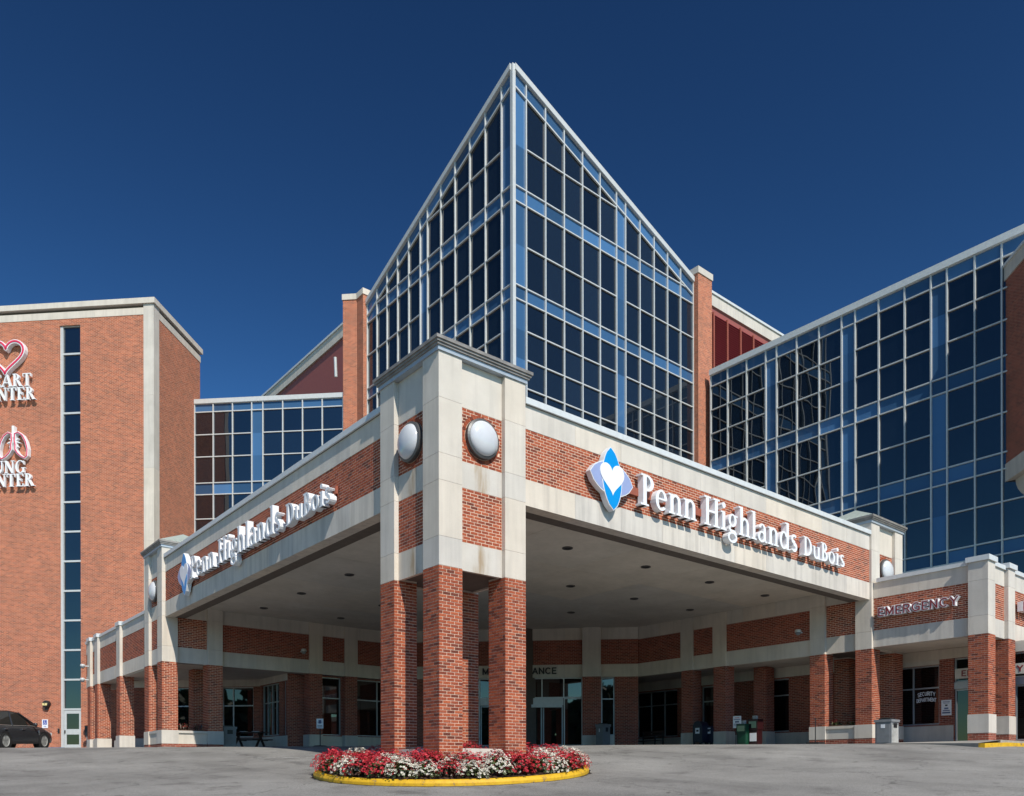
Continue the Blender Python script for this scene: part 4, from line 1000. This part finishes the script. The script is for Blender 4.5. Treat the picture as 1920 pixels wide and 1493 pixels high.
b = B().prism([(cxl - .07, 18.1), (cxl + .07, 18.1), (cxl + .07, 18.75), (cxl - .07, 18.75)], fB, .03, .262); b.build('windpipe', 'white', T)
b = B()
for k, (a, l_) in enumerate(((200, .42), (235, .45), (305, .45), (340, .42), (160, .3), (20, .3))):
    ca, sa = math.cos(R(a)), math.sin(R(a)); n_ = (-sa * .05, ca * .05); c_ = (cxl, 17.95)
    b.prism([(c_[0] + n_[0], c_[1] + n_[1]), (c_[0] - n_[0], c_[1] - n_[1]), (c_[0] + ca * l_ - n_[0] * .4, c_[1] + sa * l_ - n_[1] * .4), (c_[0] + ca * l_ + n_[0] * .4, c_[1] + sa * l_ + n_[1] * .4)], fB, .05, .2 + k * .002)
b.build('bronchi', 'white', T)

# ================================================================== FLOWER BED
BC, BR = (1.2, 1.2), 3.12
T = thing('flower_bed', 'round island flower bed edged with a yellow kerb around the corner pavilion', 'flower bed', (BC[0], BC[1], -.46))
b = B(); n_ = 96
prof = [(BR, -.12), (BR + .015, .06), (BR - .01, .115), (BR - .05, .135), (BR - .13, .135), (BR - .17, .11), (BR - .17, -.1)]
rings = []
for k in range(n_):
    a = 2 * math.pi * k / n_; ca, sa = math.cos(a), math.sin(a); g = gz(BC[0] + BR * ca, BC[1] + BR * sa)
    rings.append([(BC[0] + r * ca, BC[1] + r * sa, g + h) for r, h in prof])
for k in range(n_):
    l = (k + 1) % n_
    for j in range(len(prof) - 1): b.face((rings[k][j], rings[l][j], rings[l][j + 1], rings[k][j + 1]))
b.build('kerb', 'yellow', T, smooth=False)
b = B()
def soilz(x, y):
    r = math.hypot(x - BC[0], y - BC[1]); return gz(x, y) * (r / BR) ** 2 + (-.46) * (1 - (r / BR) ** 2) + .08
rr = [0, .8, 1.4, 2.0, 2.5, 2.97]
for i in range(len(rr) - 1):
    for k in range(48):
        q = []
        for r, kk in ((rr[i], k), (rr[i + 1], k), (rr[i + 1], k + 1), (rr[i], k + 1)):
            a = 2 * math.pi * kk / 48; x, y = BC[0] + r * math.cos(a), BC[1] + r * math.sin(a); q.append((x, y, soilz(x, y)))
        b.face(q)
b.build('soil', 'soil', T)
def begonia(seed, pet, leafm):
    rnd = random.Random(seed); lb = B(); pb = B()
    Hh, Rr = .40, .27
    for k in range(130):
        a = rnd.uniform(0, 6.283); t_ = rnd.random() ** .7; ph = rnd.uniform(.05, 1.35)
        d = Vector((math.cos(a) * math.cos(ph), math.sin(a) * math.cos(ph), math.sin(ph)))
        c = Vector((d.x * Rr * rnd.uniform(.55, 1), d.y * Rr * rnd.uniform(.55, 1), .05 + d.z * Hh * rnd.uniform(.5, .9)))
        nrm = (d + Vector((rnd.uniform(-.6, .6), rnd.uniform(-.6, .6), rnd.uniform(0, .7)))).normalized(); u = nrm.orthogonal().normalized(); v = nrm.cross(u); s = rnd.uniform(.028, .05)
        ro = rnd.uniform(0, 6.28); u, v = u * math.cos(ro) + v * math.sin(ro), v * math.cos(ro) - u * math.sin(ro)
        lb.face([c - u * s, c + v * s * .7 - nrm * .008, c + u * s, c - v * s * .7 - nrm * .008])
    for k in range(175):
        a = rnd.uniform(0, 6.283); ph = math.asin(rnd.uniform(.02, 1) ** .9)
        d = Vector((math.cos(a) * math.cos(ph), math.sin(a) * math.cos(ph), math.sin(ph)))
        f_ = rnd.uniform(.85, 1.12)
        c = Vector((d.x * Rr * f_, d.y * Rr * f_, .08 + d.z * (Hh - .04) * f_)); nrm = (d + Vector((rnd.uniform(-.5, .5), rnd.uniform(-.5, .5), rnd.uniform(0, .5)))).normalized()
        u = nrm.orthogonal().normalized(); v = nrm.cross(u); s = rnd.uniform(.0145, .0225)
        for sg in (1, -1):
            pb.face([c, c + u * sg * s + v * s * .75 + nrm * .008, c + u * sg * s * 1.5 + nrm * .016, c + u * sg * s - v * s * .75 + nrm * .008])
            pb.face([c + nrm * .004, c + v * sg * s * 1.1 + u * s * .5 + nrm * .014, c + v * sg * s * 1.25 + nrm * .018, c + v * sg * s * 1.1 - u * s * .5 + nrm * .014])
    root = bpy.data.objects.new('begonia', None); root.empty_display_size = .1; COL.objects.link(root)
    TT = Thing(); TT.o = root; TT.off = Vector((0, 0, 0))
    lb.build('leaves', leafm, TT); pb.build('blossoms', pet, TT); return root
protos = {'r': [begonia(i, 'petr', 'leafr' if i % 2 else 'leaf') for i in range(3)], 'w': [begonia(10 + i, 'petw', 'leaf') for i in range(3)]}
used = set()
def plant(kind, x, y, s, zoff=0.0, inside=False, row=''):
    p = random.choice(protos[kind])
    o = p if p.name not in used else copy_tree(p)
    used.add(p.name)
    o.location = (x, y, soilz(x, y) - .02 + zoff); o.rotation_euler = (random.uniform(-.1, .1), random.uniform(-.1, .1), random.uniform(0, 6.28)); o.scale = (s * 1.08, s * 1.08, s * random.uniform(.74, .98))
    if inside: tag(o, 'red begonia raised on the soil between the four brick piers', 'plant', 'red begonias inside the pavilion')
    else:
        v = Vector((x - BC[0], y - BC[1], 0)); lat, dep = v.dot(Rv), v.dot(Fv)
        side = 'near centre' if (abs(lat) < .9 and dep < 0) else ('far side' if dep > 1.0 and abs(lat) < 2.2 else ('left part' if lat < 0 else 'right part'))
        c_ = 'red' if kind == 'r' else 'white'
        tag(o, c_ + ' begonia ' + row + ', ' + side + ' of the bed', 'plant', c_ + ' begonias ' + row + ' ' + side)
def blocked(x, y, m_=.12): return -m_ < x < W_ + m_ and -m_ < y < W_ + m_
OUT = 'rrwrrwrrrwrrwrrrwrrwrrwwrwwrrwrrwrrwr'
for rad, n_, ww, s in ((2.80, 37, None, 1.12), (2.40, 34, .16, 1.12), (2.03, 27, .06, 1.08), (1.66, 18, .05, .95)):
    for k in range(n_):
        a = 2 * math.pi * (k + random.uniform(-.2, .2)) / n_; r = rad + random.uniform(-.06, .06); x, y = BC[0] + r * math.cos(a), BC[1] + r * math.sin(a)
        if blocked(x, y): continue
        kd = OUT[k] if ww is None else ('w' if random.random() < ww else 'r')
        plant(kd, x, y, s * random.uniform(.85, 1.12), row=['in the front row by the kerb', 'in the second row from the kerb', 'in the third row from the kerb', 'right beside the brick piers'][(2.80, 2.40, 2.03, 1.66).index(rad)])
for x, y in ((.95, .8), (1.35, .75), (1.1, 1.15), (1.5, 1.1), (.8, 1.2), (1.25, 1.5), (1.6, 1.5), (.9, 1.6)): plant('r', x, y, .72, .36, True)
# plants in the planters
def spiky(label, x, y, z, seed, col='leafr', s=1.0):
    rnd = random.Random(seed); T = thing('potted_plant', label, 'plant', (x, y, z)); lb = B(); fb = B()
    for k in range(26):
        a = rnd.uniform(0, 6.28); h = rnd.uniform(.12, .32) * s; o_ = rnd.uniform(.03, .16) * s; p = Vector((x + rnd.uniform(-.18, .18), y + rnd.uniform(-.18, .18), z)); d = Vector((math.cos(a) * o_, math.sin(a) * o_, h)); sd = Vector((-math.sin(a), math.cos(a), 0)) * .03
        lb.face([p, p + d * .55 + sd, p + d + Vector((0, 0, -.02)), p + d * .55 - sd])
    for k in range(14):
        c = Vector((x + rnd.uniform(-.2, .2), y + rnd.uniform(-.2, .2), z + rnd.uniform(.1, .25))); q = .025
        fb.face([c + Vector((-q, 0, 0)), c + Vector((0, -q, .01)), c + Vector((q, 0, 0)), c + Vector((0, q, .02))])
    lb.build('leaves', col, T); fb.build('blossoms', 'petr', T)
spiky('bronze leaved plant at the sunny end of the left pavilion planter', .9, 19.5, 1.24, 1); spiky('bronze leaved plant at the shaded end of the left pavilion planter', 1.45, 19.52, 1.24, 2)
spiky('low plant at the far end of the planter beside the litter bin', 18.96, 1.45, 1.24, 3, 'leaf', .6); spiky('low plant at the near end of the planter beside the litter bin', 18.96, .95, 1.24, 4, 'leaf', .6)

# ================================================================== STREET FURNITURE AND SMALL THINGS
def stand_sign(label, x, y, z, face, w_=.32, h=.5, zt=1.35, ink=(), rz=0.0, base=.3, n=None):
    T = thing('stand_sign', label, 'sign', (x, y, z))
    B().lathe([(base, 0), (base, .04), (base * .8, .07), (.03, .08)], 20, lambda a, b, hh: (x + a, y + b, z + hh)).build('base', 'black', T)
    B().tube([(x, y, z + .05), (x, y, z + zt)], .022, 8).build('post', 'black', T)
    t = Vector((face[1], -face[0], 0)) * -1; f = Vector((face[0], face[1], 0))
    fn = lambda u, nn, zz: tuple(Vector((x, y, 0)) + t * u + f * (nn + .025) + Vector((0, 0, zz)))
    notice(T, fn, -w_ / 2, w_ / 2, z + zt - h * .75, z + zt + h * .25, ink)
face45 = (-S2, -S2)
stand_sign('white no smoking sign on a black post with round base under the left canopy', 6.1, 17.9, gz(6.1, 17.9), face45, .30, .42, 1.12,
           [(.15, .85, .62, .66, 'black'), (.3, .7, .5, .85, 'ink'), (.15, .85, .25, .3, 'black'), (.15, .85, .12, .17, 'black')])
stand_sign('white notice board on a low post beside the newspaper boxes', 18.0, 5.15, .51, (-1, 0), .38, .48, 1.12,
           [(.2, .8, .82, .87, 'inkred'), (.1, .9, .68, .74, 'ink'), (.25, .75, .45, .58, 'ink'), (.1, .9, .3, .36, 'ink'), (.1, .9, .16, .21, 'ink')], base=.12)
T = thing('post', 'thin black post on a square base at the foot of the right pavilion pier', 'post', (17.95, 1.75, .5))
B().tube([(17.95, 1.75, .5), (17.95, 1.75, 1.5)], .018, 8).build('rod', 'black', T); slab(T, 'base', 'black', 17.72, 18.18, 1.5, 2.0, .49, .60)
# litter bins
def litter_bin(label, x0, x1, y0, y1, z, h, body, side):
    T = thing('litter_bin', label, 'litter bin', ((x0 + x1) / 2, (y0 + y1) / 2, z))
    slab(T, 'body', body, x0, x1, y0, y1, z, z + h * .9)
    slab(T, 'panel', side, x0 + .05, x1 - .05, y0 - .012, y0 - .001, z + .04, z + h * .78); slab(T, 'panel', body, x0 - .012, x0 - .001, y0 + .05, y1 - .05, z + .04, z + h * .86)
    slab(T, 'lid', 'grey', x0 - .03, x1 + .03, y0 - .03, y1 + .03, z + h * .9, z + h); slab(T, 'lid_top', 'black', x0 + .08, x1 - .08, y0 + .08, y1 - .08, z + h, z + h + .05)
    slab(T, 'opening', 'black', x0 + .15, x1 - .15, y0 - .02, y0 - .013, z + h * .66, z + h * .85); slab(T, 'label_plate', 'white', x0 - .02, x0 - .013, y0 + .2, y1 - .2, z + h * .65, z + h * .8)
litter_bin('grey litter bin with pale weathered front before the right end pavilion', 17.4, 17.95, -1.3, -.76, .46, .82, 'grey', 'ltgrey')
litter_bin('grey litter bin against the pier right of the main entrance doors', 16.55, 17.0, 11.2, 11.65, gz(16.7, 11.4), 1.0, 'grey', 'grey')
litter_bin('tall grey box bin behind the second pier of the left pavilion', 2.62, 3.15, 19.75, 20.2, .53, .92, 'grey', 'grey')
# mail boxes
def mailbox(label, x, y, z, s=1.0):
    T = thing('mailbox', label, 'mailbox', (x, y, z)); w_ = .27 * s; b = B(); H0, H1 = z + .25, z + .95 * s + .05
    prof = [(-w_, H0), (w_, H0), (w_, H1)] + [(w_ * math.cos(k * math.pi / 10), H1 + w_ * math.sin(k * math.pi / 10)) for k in range(1, 10)] + [(-w_, H1)]
    b.prism(prof, lambda u, n, zz: (x + n, y - u, zz), -.27 * s, .27 * s); b.build('body', 'mail', T)
    for sx in (-1, 1):
        for sy in (-1, 1): slab(T, 'leg', 'mail', x + sx * .22 * s - .03, x + sx * .22 * s + .03, y + sy * .22 * s - .03, y + sy * .22 * s + .03, z, H0)
    slab(T, 'label_plate', 'white', x - .27 * s - .008, x - .27 * s - .002, y - .11, y + .11, z + .62, z + .86)
    slab(T, 'label_mark', 'black', x - .27 * s - .012, x - .27 * s - .009, y - .07, y + .05, z + .70, z + .78)
    slab(T, 'chute', 'mail', x - .27 * s - .05, x - .27 * s - .001, y - .17, y + .17, H1 - .02, H1 + .05)
mailbox('dark blue mailbox with white label between the shaded brick piers', 18.4, 7.25, .505, .9)
mailbox('second dark blue mailbox nearer the notice board', 18.75, 6.98, .505, .75)
def newsbox(label, x, y, z, col, plate, h):
    T = thing('newspaper_box', label, 'newspaper box', (x, y, z))
    slab(T, 'pedestal', col, x - .17, x + .17, y - .19, y + .19, z, z + h * .62); slab(T, 'cabinet', col, x - .2, x + .2, y - .22, y + .22, z + h * .621, z + h)
    slab(T, 'door_window', 'store', x - .212, x - .201, y - .17, y + .17, z + h * .68, z + h * .92); slab(T, 'card', plate, x - .182, x - .171, y - .15, y + .15, z + h * .2, z + h * .5); slab(T, 'coin_box', 'ltgrey', x - .1, x + .05, y - .08, y + .08, z + h, z + h + .14)
newsbox('green newspaper box beside the white notice board', 18.15, 4.95, .505, 'green', 'green', .92)
newsbox('red newspaper box with white and blue card', 18.35, 4.55, .505, 'nred', 'white', 1.1)
# benches
def bench(label, o, ax, L=1.5):
    T = thing('bench', label, 'bench', o); ax = Vector((*ax, 0)); nr = Vector((-ax.y, ax.x, 0)); o = Vector(o)
    def bar(nm, a0, a1, b0, b1, z0, z1, mt='wood'):
        b = B(); c = [o + ax * a + nr * bb + Vector((0, 0, z)) for a in (a0, a1) for bb in (b0, b1) for z in (z0, z1)]
        for q in ((0, 1, 3, 2), (4, 6, 7, 5), (0, 4, 5, 1), (2, 3, 7, 6), (0, 2, 6, 4), (1, 5, 7, 3)): b.face([c[k] for k in q])
        b.build(nm, mt, T)
    for k in range(4): bar('seat_slat', -L / 2, L / 2, -.22 + k * .115, -.12 + k * .115, .42, .45)
    for k in range(3): bar('back_slat', -L / 2, L / 2, .25, .28, .53 + k * .13, .63 + k * .13)
    for s in (-1, 1):
        bar('leg', s * L * .46 - .025, s * L * .46 + .025, -.22, -.17, 0, .62, 'black'); bar('leg', s * L * .46 - .025, s * L * .46 + .025, .22, .27, 0, .9, 'black'); bar('armrest', s * L * .46 - .03, s * L * .46 + .03, -.24, .24, .62, .65, 'black')
bench('dark slatted bench in the shade right of the main entrance', (19.1, 10.75, .505), (-.25, -.97), 1.7)
T = thing('picnic_table', 'dark wooden picnic table with crossed legs under the left colonnade', 'table', (4.05, 20.6, .53))
ax = Vector((S2, -S2, 0)); nr = Vector((S2, S2, 0)); o_ = Vector((4.1, 20.7, .53))
def pbar(nm, p0, p1, wd, th, mt='wood'):
    p0, p1 = o_ + ax * p0[0] + nr * p0[1] + Vector((0, 0, p0[2])), o_ + ax * p1[0] + nr * p1[1] + Vector((0, 0, p1[2])); d = (p1 - p0).normalized(); s = d.cross(Vector((0, 0, 1)));
    s = s.normalized() if s.length > .1 else nr; up = s.cross(d); b = B(); c = [p + s * i * wd / 2 + up * j * th / 2 for p in (p0, p1) for i in (-1, 1) for j in (-1, 1)]
    for q in ((0, 1, 3, 2), (4, 6, 7, 5), (0, 4, 5, 1), (2, 3, 7, 6), (0, 2, 6, 4), (1, 5, 7, 3)): b.face([c[k] for k in q])
    b.build(nm, mt, T)
for k in range(5): pbar('top_plank', (-.75, -.3 + k * .15, .74), (.75, -.3 + k * .15, .74), .14, .04)
for s in (-1, 1):
    pbar('bench_plank', (-.75, s * .68, .44), (.75, s * .68, .44), .24, .04)
    for e in (-1, 1): pbar('leg', (e * .5, s * .55, 0), (e * .5, -s * .18, .72), .09, .05); 
    pbar('brace', (s * .5, -.75, .41), (s * .5, .75, .41), .09, .04)
for e in (-.25, .3):
    q = slab(None, 'paper_tray', 'white', 0, .3, 0, .2, 0, .03); c = o_ + ax * e + Vector((0, 0, .775)); q.location = c; q.rotation_euler = (0, 0, R(-45)); tag(q, 'white paper tray lying on the picnic table, ' + ('left' if e < 0 else 'right') + ' one', 'tray', 'trays on the picnic table')
# security cameras
def seccam(label, p, face):
    T = thing('security_camera', label, 'camera', p); p = Vector(p); f = Vector((*face, 0))
    B().tube([p, p + f * .22], .03, 8).build('arm', 'mull', T)
    c = p + f * .28
    B().lathe([(.0, .10), (.09, .09), (.12, .04), (.12, -.02), (.0, -.02)], 16, lambda a, b, h: (c.x + a, c.y + b, c.z + h)).build('housing', 'mull', T, smooth=False)
    B().lathe([(.105, -.021), (.09, -.09), (.05, -.125), (0, -.135)], 16, lambda a, b, h: (c.x + a, c.y + b, c.z + h)).build('dome', 'grey', T, smooth=True)
seccam('white dome camera on the shaded brick panel left of the entrance', (5.92, YL - .01, 4.85), (0, -1)); seccam('white dome camera on the shaded brick panel right of the entrance', (XR - .01, 2.72, 4.85), (-1, 0))
seccam('white camera high on the last pilaster of the left arcade', (AX - .13, 32.05, 5.0), (-1, 0)); seccam('white camera low on the last pilaster of the left arcade', (AX - .13, 32.1, 4.3), (-1, 0))
# things on the brick block
T = thing('wall_light', 'round black wall light with yellow lens on the orange brick wall', 'wall light', (-26.8, BY, 3.26), R(-45))
f3 = lambda a, b, h: (-26.8 + a, BY - h, 3.3 + b)
B().lathe([(.0, .0), (.21, .0), (.21, .14), (.17, .22), (0, .25)], 24, f3).build('housing', 'black', T); B().prism([(-26.93, 3.22), (-26.67, 3.22), (-26.65, 3.35), (-26.95, 3.35)], fB, .05, .245).build('lens', 'lamp_yel', T)
slab(T, 'bracket', 'black', -26.88, -26.72, BY - .1, BY, 2.98, 3.12)
T = thing('parking_sign', 'white and blue disabled parking sign on the orange brick wall', 'sign', (-26.93, BY, 2.0), R(-45))
B().prism([(-27.1, 1.98), (-26.76, 1.98), (-26.76, 2.46), (-27.1, 2.46)], fB, .01, .03).build('panel', 'white', T)
B().prism([(-27.04, 2.16), (-26.82, 2.16), (-26.82, 2.42), (-27.04, 2.42)], fB, .0301, .032).build('symbol_field', 'inkblue', T)
b = B(); cx_, cz_ = -26.94, 2.24
for k in range(10):
    a0, a1 = R(160 + 23 * k), R(160 + 23 * (k + 1)); b.prism([(cx_ + r_ * math.cos(a), cz_ + r_ * math.sin(a)) for r_, a in ((.045, a0), (.06, a0), (.06, a1), (.045, a1))], fB, .0321, .0335)
b.prism([(cx_ - .012, cz_ + .03), (cx_ + .012, cz_ + .03), (cx_ + .012, cz_ + .11), (cx_ - .012, cz_ + .11)], fB, .0321, .034); b.prism([(cx_ - .012, cz_ + .01), (cx_ + .06, cz_ + .01), (cx_ + .06, cz_ + .032), (cx_ - .012, cz_ + .032)], fB, .0321, .0345)
b.prism([(cx_ + .012 * math.cos(k * .785) * 1.6, cz_ + .14 + .012 * math.sin(k * .785) * 1.6) for k in range(8)], fB, .0321, .034); b.build('wheelchair_symbol', 'white', T)
sans(T, 'VAN', 'inkblue', fB, -27.0, -26.86, 2.04, .06, .0301, .032)
T = thing('utility_box', 'small dark utility box on the brick beside the arcade end', 'box', (-24.45, BY, 1.6), R(-45)); slab(T, 'box', 'black', -24.55, -24.36, BY - .1, BY, 1.55, 2.1); slab(T, 'conduit', 'grey', -24.48, -24.43, BY - .05, BY, .7, 1.55)
def wheel_stop(label, lx, ly, mt, L):
    T = thing('wheel_stop', label, 'wheel stop', (lx, ly, .6), R(-45)); x_, y_ = (lx + ly) * S2, (ly - lx) * S2; g = gz(x_, y_)
    B().prism([(ly - .09, g - .02), (ly + .09, g - .02), (ly + .06, g + .13), (ly - .06, g + .13)], lambda u, n, z: (lx + n, u, z), -L / 2, L / 2).build('block', mt, T); slab(T, 'pin', 'ltgrey', lx - L * .35, lx - L * .35 + .03, ly - .015, ly + .015, g + .13, g + .145); slab(T, 'pin', 'ltgrey', lx + L * .35, lx + L * .35 + .03, ly - .015, ly + .015, g + .13, g + .145)
wheel_stop('blue painted concrete wheel stop by the white door', -25.05, 23.6, 'paint_blue', 1.0)
wheel_stop('red brown wheel stop in front of the parked car', -27.8, 22.6, 'raceway', 1.6)

# ================================================================== PARKED CAR (nose towards the brick block)
T = thing('parked_car', 'dark grey crossover parked nose in before the orange brick block', 'car', (0, 0, 0))
rear = Vector((-4.32, 26.35, 0)); CH = R(50); T.o.location = (rear.x, rear.y, .0); T.o.rotation_euler = (0, 0, CH)
# car frame: x forward from the rear axle, y left, right side wheels' outer faces at y = 0
CWd = 1.82; yc = CWd / 2; g0 = .53
T.o.location.z = g0; T.o.rotation_euler = (0, R(-2.0), CH)
def loft(secs, mt, nm, close=True, smooth=True):
    b = B()
    for s0, s1 in zip(secs, secs[1:]):
        n = len(s0)
        for k in range(n - 1): b.face((s0[k], s1[k], s1[k + 1], s0[k + 1]))
    if close: b.face(secs[0]); b.face(secs[-1][::-1])
    return b.build(nm, mt, T, smooth=smooth)
def sec(x, zb, zs, zt, wb, ws, wt):
    h = [(yc - ws * .97, zb), (yc - ws, zb + (zs - zb) * .35), (yc - ws, zs - .10), (yc - ws * .97, zs), (yc - wt, zt), (yc, zt + .02)]
    r_ = [(2 * yc - y, z) for y, z in h[-2::-1]]
    return [(x, y, z) for y, z in h + r_]
body = [sec(-.92, .42, .72, .98, .7, .74, .66), sec(-.82, .28, .80, 1.04, .8, .86, .74), (sec(-.4, .24, .86, 1.05, .8, .90, .80)), sec(.6, .22, .88, 1.04, .8, .91, .82), sec(1.8, .22, .88, 1.03, .8, .91, .80), sec(2.35, .22, .86, 1.02, .8, .91, .78), sec(3.0, .24, .80, .96, .8, .90, .72), sec(3.45, .26, .70, .84, .78, .86, .66), sec(3.68, .30, .60, .72, .7, .76, .58), sec(3.75, .36, .52, .62, .6, .66, .5)]
loft(body, 'car', 'body')
def gsec(x, z0, z1, w0, w1): return [(x, yc - w0, z0), (x, yc - w1, z1), (x, yc, z1 + .025), (x, yc + w1, z1), (x, yc + w0, z0)]
loft([gsec(-.78, 1.02, 1.06, .74, .72), gsec(-.55, 1.03, 1.45, .80, .64), gsec(-.2, 1.03, 1.60, .81, .61), gsec(.7, 1.02, 1.655, .82, .60), gsec(1.35, 1.01, 1.60, .81, .60), gsec(1.75, 1.01, 1.40, .80, .66), gsec(2.42, 1.01, 1.04, .78, .74)], 'carglass', 'greenhouse', smooth=False)
loft([[(x, yc - w_, z), (x, yc - w_ * .9, z + .03), (x, yc, z + .05), (x, yc + w_ * .9, z + .03), (x, yc + w_, z)] for x, z, w_ in ((-.45, 1.52, .65), (-.1, 1.612, .63), (.7, 1.66, .62), (1.35, 1.605, .62))], 'car', 'roof', close=False)
for s in (-1, 1):
    yy = lambda z: yc + s * (.825 - (z - 1.02) * .36)
    for nm, p0, p1 in (('pillar', (1.36, 1.60), (2.4, 1.03)), ('pillar', (.72, 1.65), (.62, 1.02)), ('pillar', (-.12, 1.61), (-.45, 1.03)), ('pillar', (-.42, 1.53), (-.8, 1.05))):
        B().tube([(p0[0], yy(p0[1]), p0[1]), (p1[0], yy(p1[1]), p1[1])], .035, 6).build(nm, 'car', T)
    B().tube([(-.6, yy(1.04), 1.04), (.7, yy(1.03) + s * .005, 1.03), (2.3, yy(1.03), 1.03)], .012, 6).build('window_trim', 'chrome', T)
    B().lathe([(.0, -.09), (.07, -.08), (.10, 0), (.07, .1), (0, .11)], 10, lambda a, b, h: (2.0 + a * .7, yc + s * 1.0 + h, 1.10 + b * .8)).build('mirror', 'car', T, smooth=True)
    for x in (-.05, 1.15): B().box(x, x + .2, yc + s * .905, yc + s * .935, .86, .89).build('door_handle', 'chrome', T)
    B().box(2.42, 2.47, yc + s * .9, yc + s * .925, .62, .84).build('side_vent', 'chrome', T); B().box(3.35, 3.62, yc + s * .74, yc + s * .8, .62, .74).build('headlight', 'white', T)
    B().box(-.3, 2.45, yc + s * .89, yc + s * .905, .24, .33).build('sill', 'black', T)
    for x in (0.0, 2.8):
        yo = yc + s * .93; f4 = (lambda x, yo, s: (lambda a, b, h: (x + a, yo - s * h, .36 + b)))(x, yo, s)
        B().lathe([(.43, .30), (.43, .015), (.36, .012), (.36, .3)], 28, f4).build('wheel_arch', 'black', T)
        tyre = B().lathe([(.24, .22), (.34, .22), (.36, .18), (.36, .04), (.34, .0), (.255, .0), (.245, .03), (.24, .22)], 28, f4).build('tyre', 'rubber', T, smooth=False)
        rb = B().lathe([(.24, .02), (.25, .005), (.235, .06), (.22, .07)], 28, f4); rb.lathe([(.0, .02), (.06, .02), (.07, .06)], 14, f4)
        for k in range(5):
            a = 2 * math.pi * k / 5 + .3
            for da in (-.16, .16):
                ca, sa = math.cos(a), math.sin(a); ce, se = math.cos(a + da), math.sin(a + da)
                p = [(ca * .05 - sa * .02, sa * .05 + ca * .02), (ca * .05 + sa * .02, sa * .05 - ca * .02), (ce * .24 + se * .018, se * .24 - ce * .018), (ce * .24 - se * .018, se * .24 + ce * .018)]
                rb.face([f4(u, v, .02) for u, v in p])
        rb.build('rim', 'ltgrey', T, sub=tyre)
        B().lathe([(0, .08), (.235, .08)], 20, f4).build('brake_disc', 'black', T, sub=tyre)

# ================================================================== FAR WOOD BEHIND THE VIEWER (seen only mirrored in the glass)
rnd = random.Random(3); b = B()
for k in range(9000):
    a = rnd.uniform(-1.25, 1.25); d = rnd.uniform(62, 76); c = CAM + (-Fv * math.cos(a) - Rv * math.sin(a)) * d
    hgt = 13 + 3.5 * math.sin(a * 9) + 3 * math.sin(a * 23 + 1); z = -3 + hgt * rnd.random() ** .6
    n = Vector((rnd.uniform(-1, 1), rnd.uniform(-1, 1), rnd.uniform(-.3, 1))).normalized(); u = n.orthogonal().normalized(); v = n.cross(u); s = rnd.uniform(.9, 1.7); p = Vector((c.x, c.y, z))
    b.face([p - u * s, p + v * s * .7, p + u * s, p - v * s * .7])
o = b.build('far_wood', 'trees', None, kind='stuff'); tag(o, 'distant belt of leafy trees mirrored in the ground floor windows', 'trees')

# dark sealed joint around the kerb and a worn paint line on the road
b = B(); n_ = 140; rn = random.Random(5); ro_ = [BR + .03 + rn.uniform(.0, .09) * rn.random() for _ in range(n_)]
for k in range(n_):
    l = (k + 1) % n_; q = []
    for kk, rad in ((k, BR - .02), (k, ro_[k]), (l, ro_[l]), (l, BR - .02)):
        a = 2 * math.pi * kk / n_; x, y = BC[0] + rad * math.cos(a), BC[1] + rad * math.sin(a); q.append((x, y, gz(x, y) + .005))
    b.face(q)
b.build('road_joint', 'black', None, kind='structure')
b = B(); p0, p1 = Vector((-.55, 8.35, 0)), Vector((.75, 7.15, 0)); d_ = (p1 - p0).normalized(); s_ = Vector((-d_.y, d_.x, 0)) * .05
for k in range(10):
    if k in (3, 7): continue
    a, c = p0.lerp(p1, k / 10), p0.lerp(p1, (k + .96) / 10); b.face([(v.x, v.y, gz(v.x, v.y) + .006) for v in (a - s_, c - s_, c + s_, a + s_)])
b.build('road_marking', 'ltgrey', None, kind='structure')
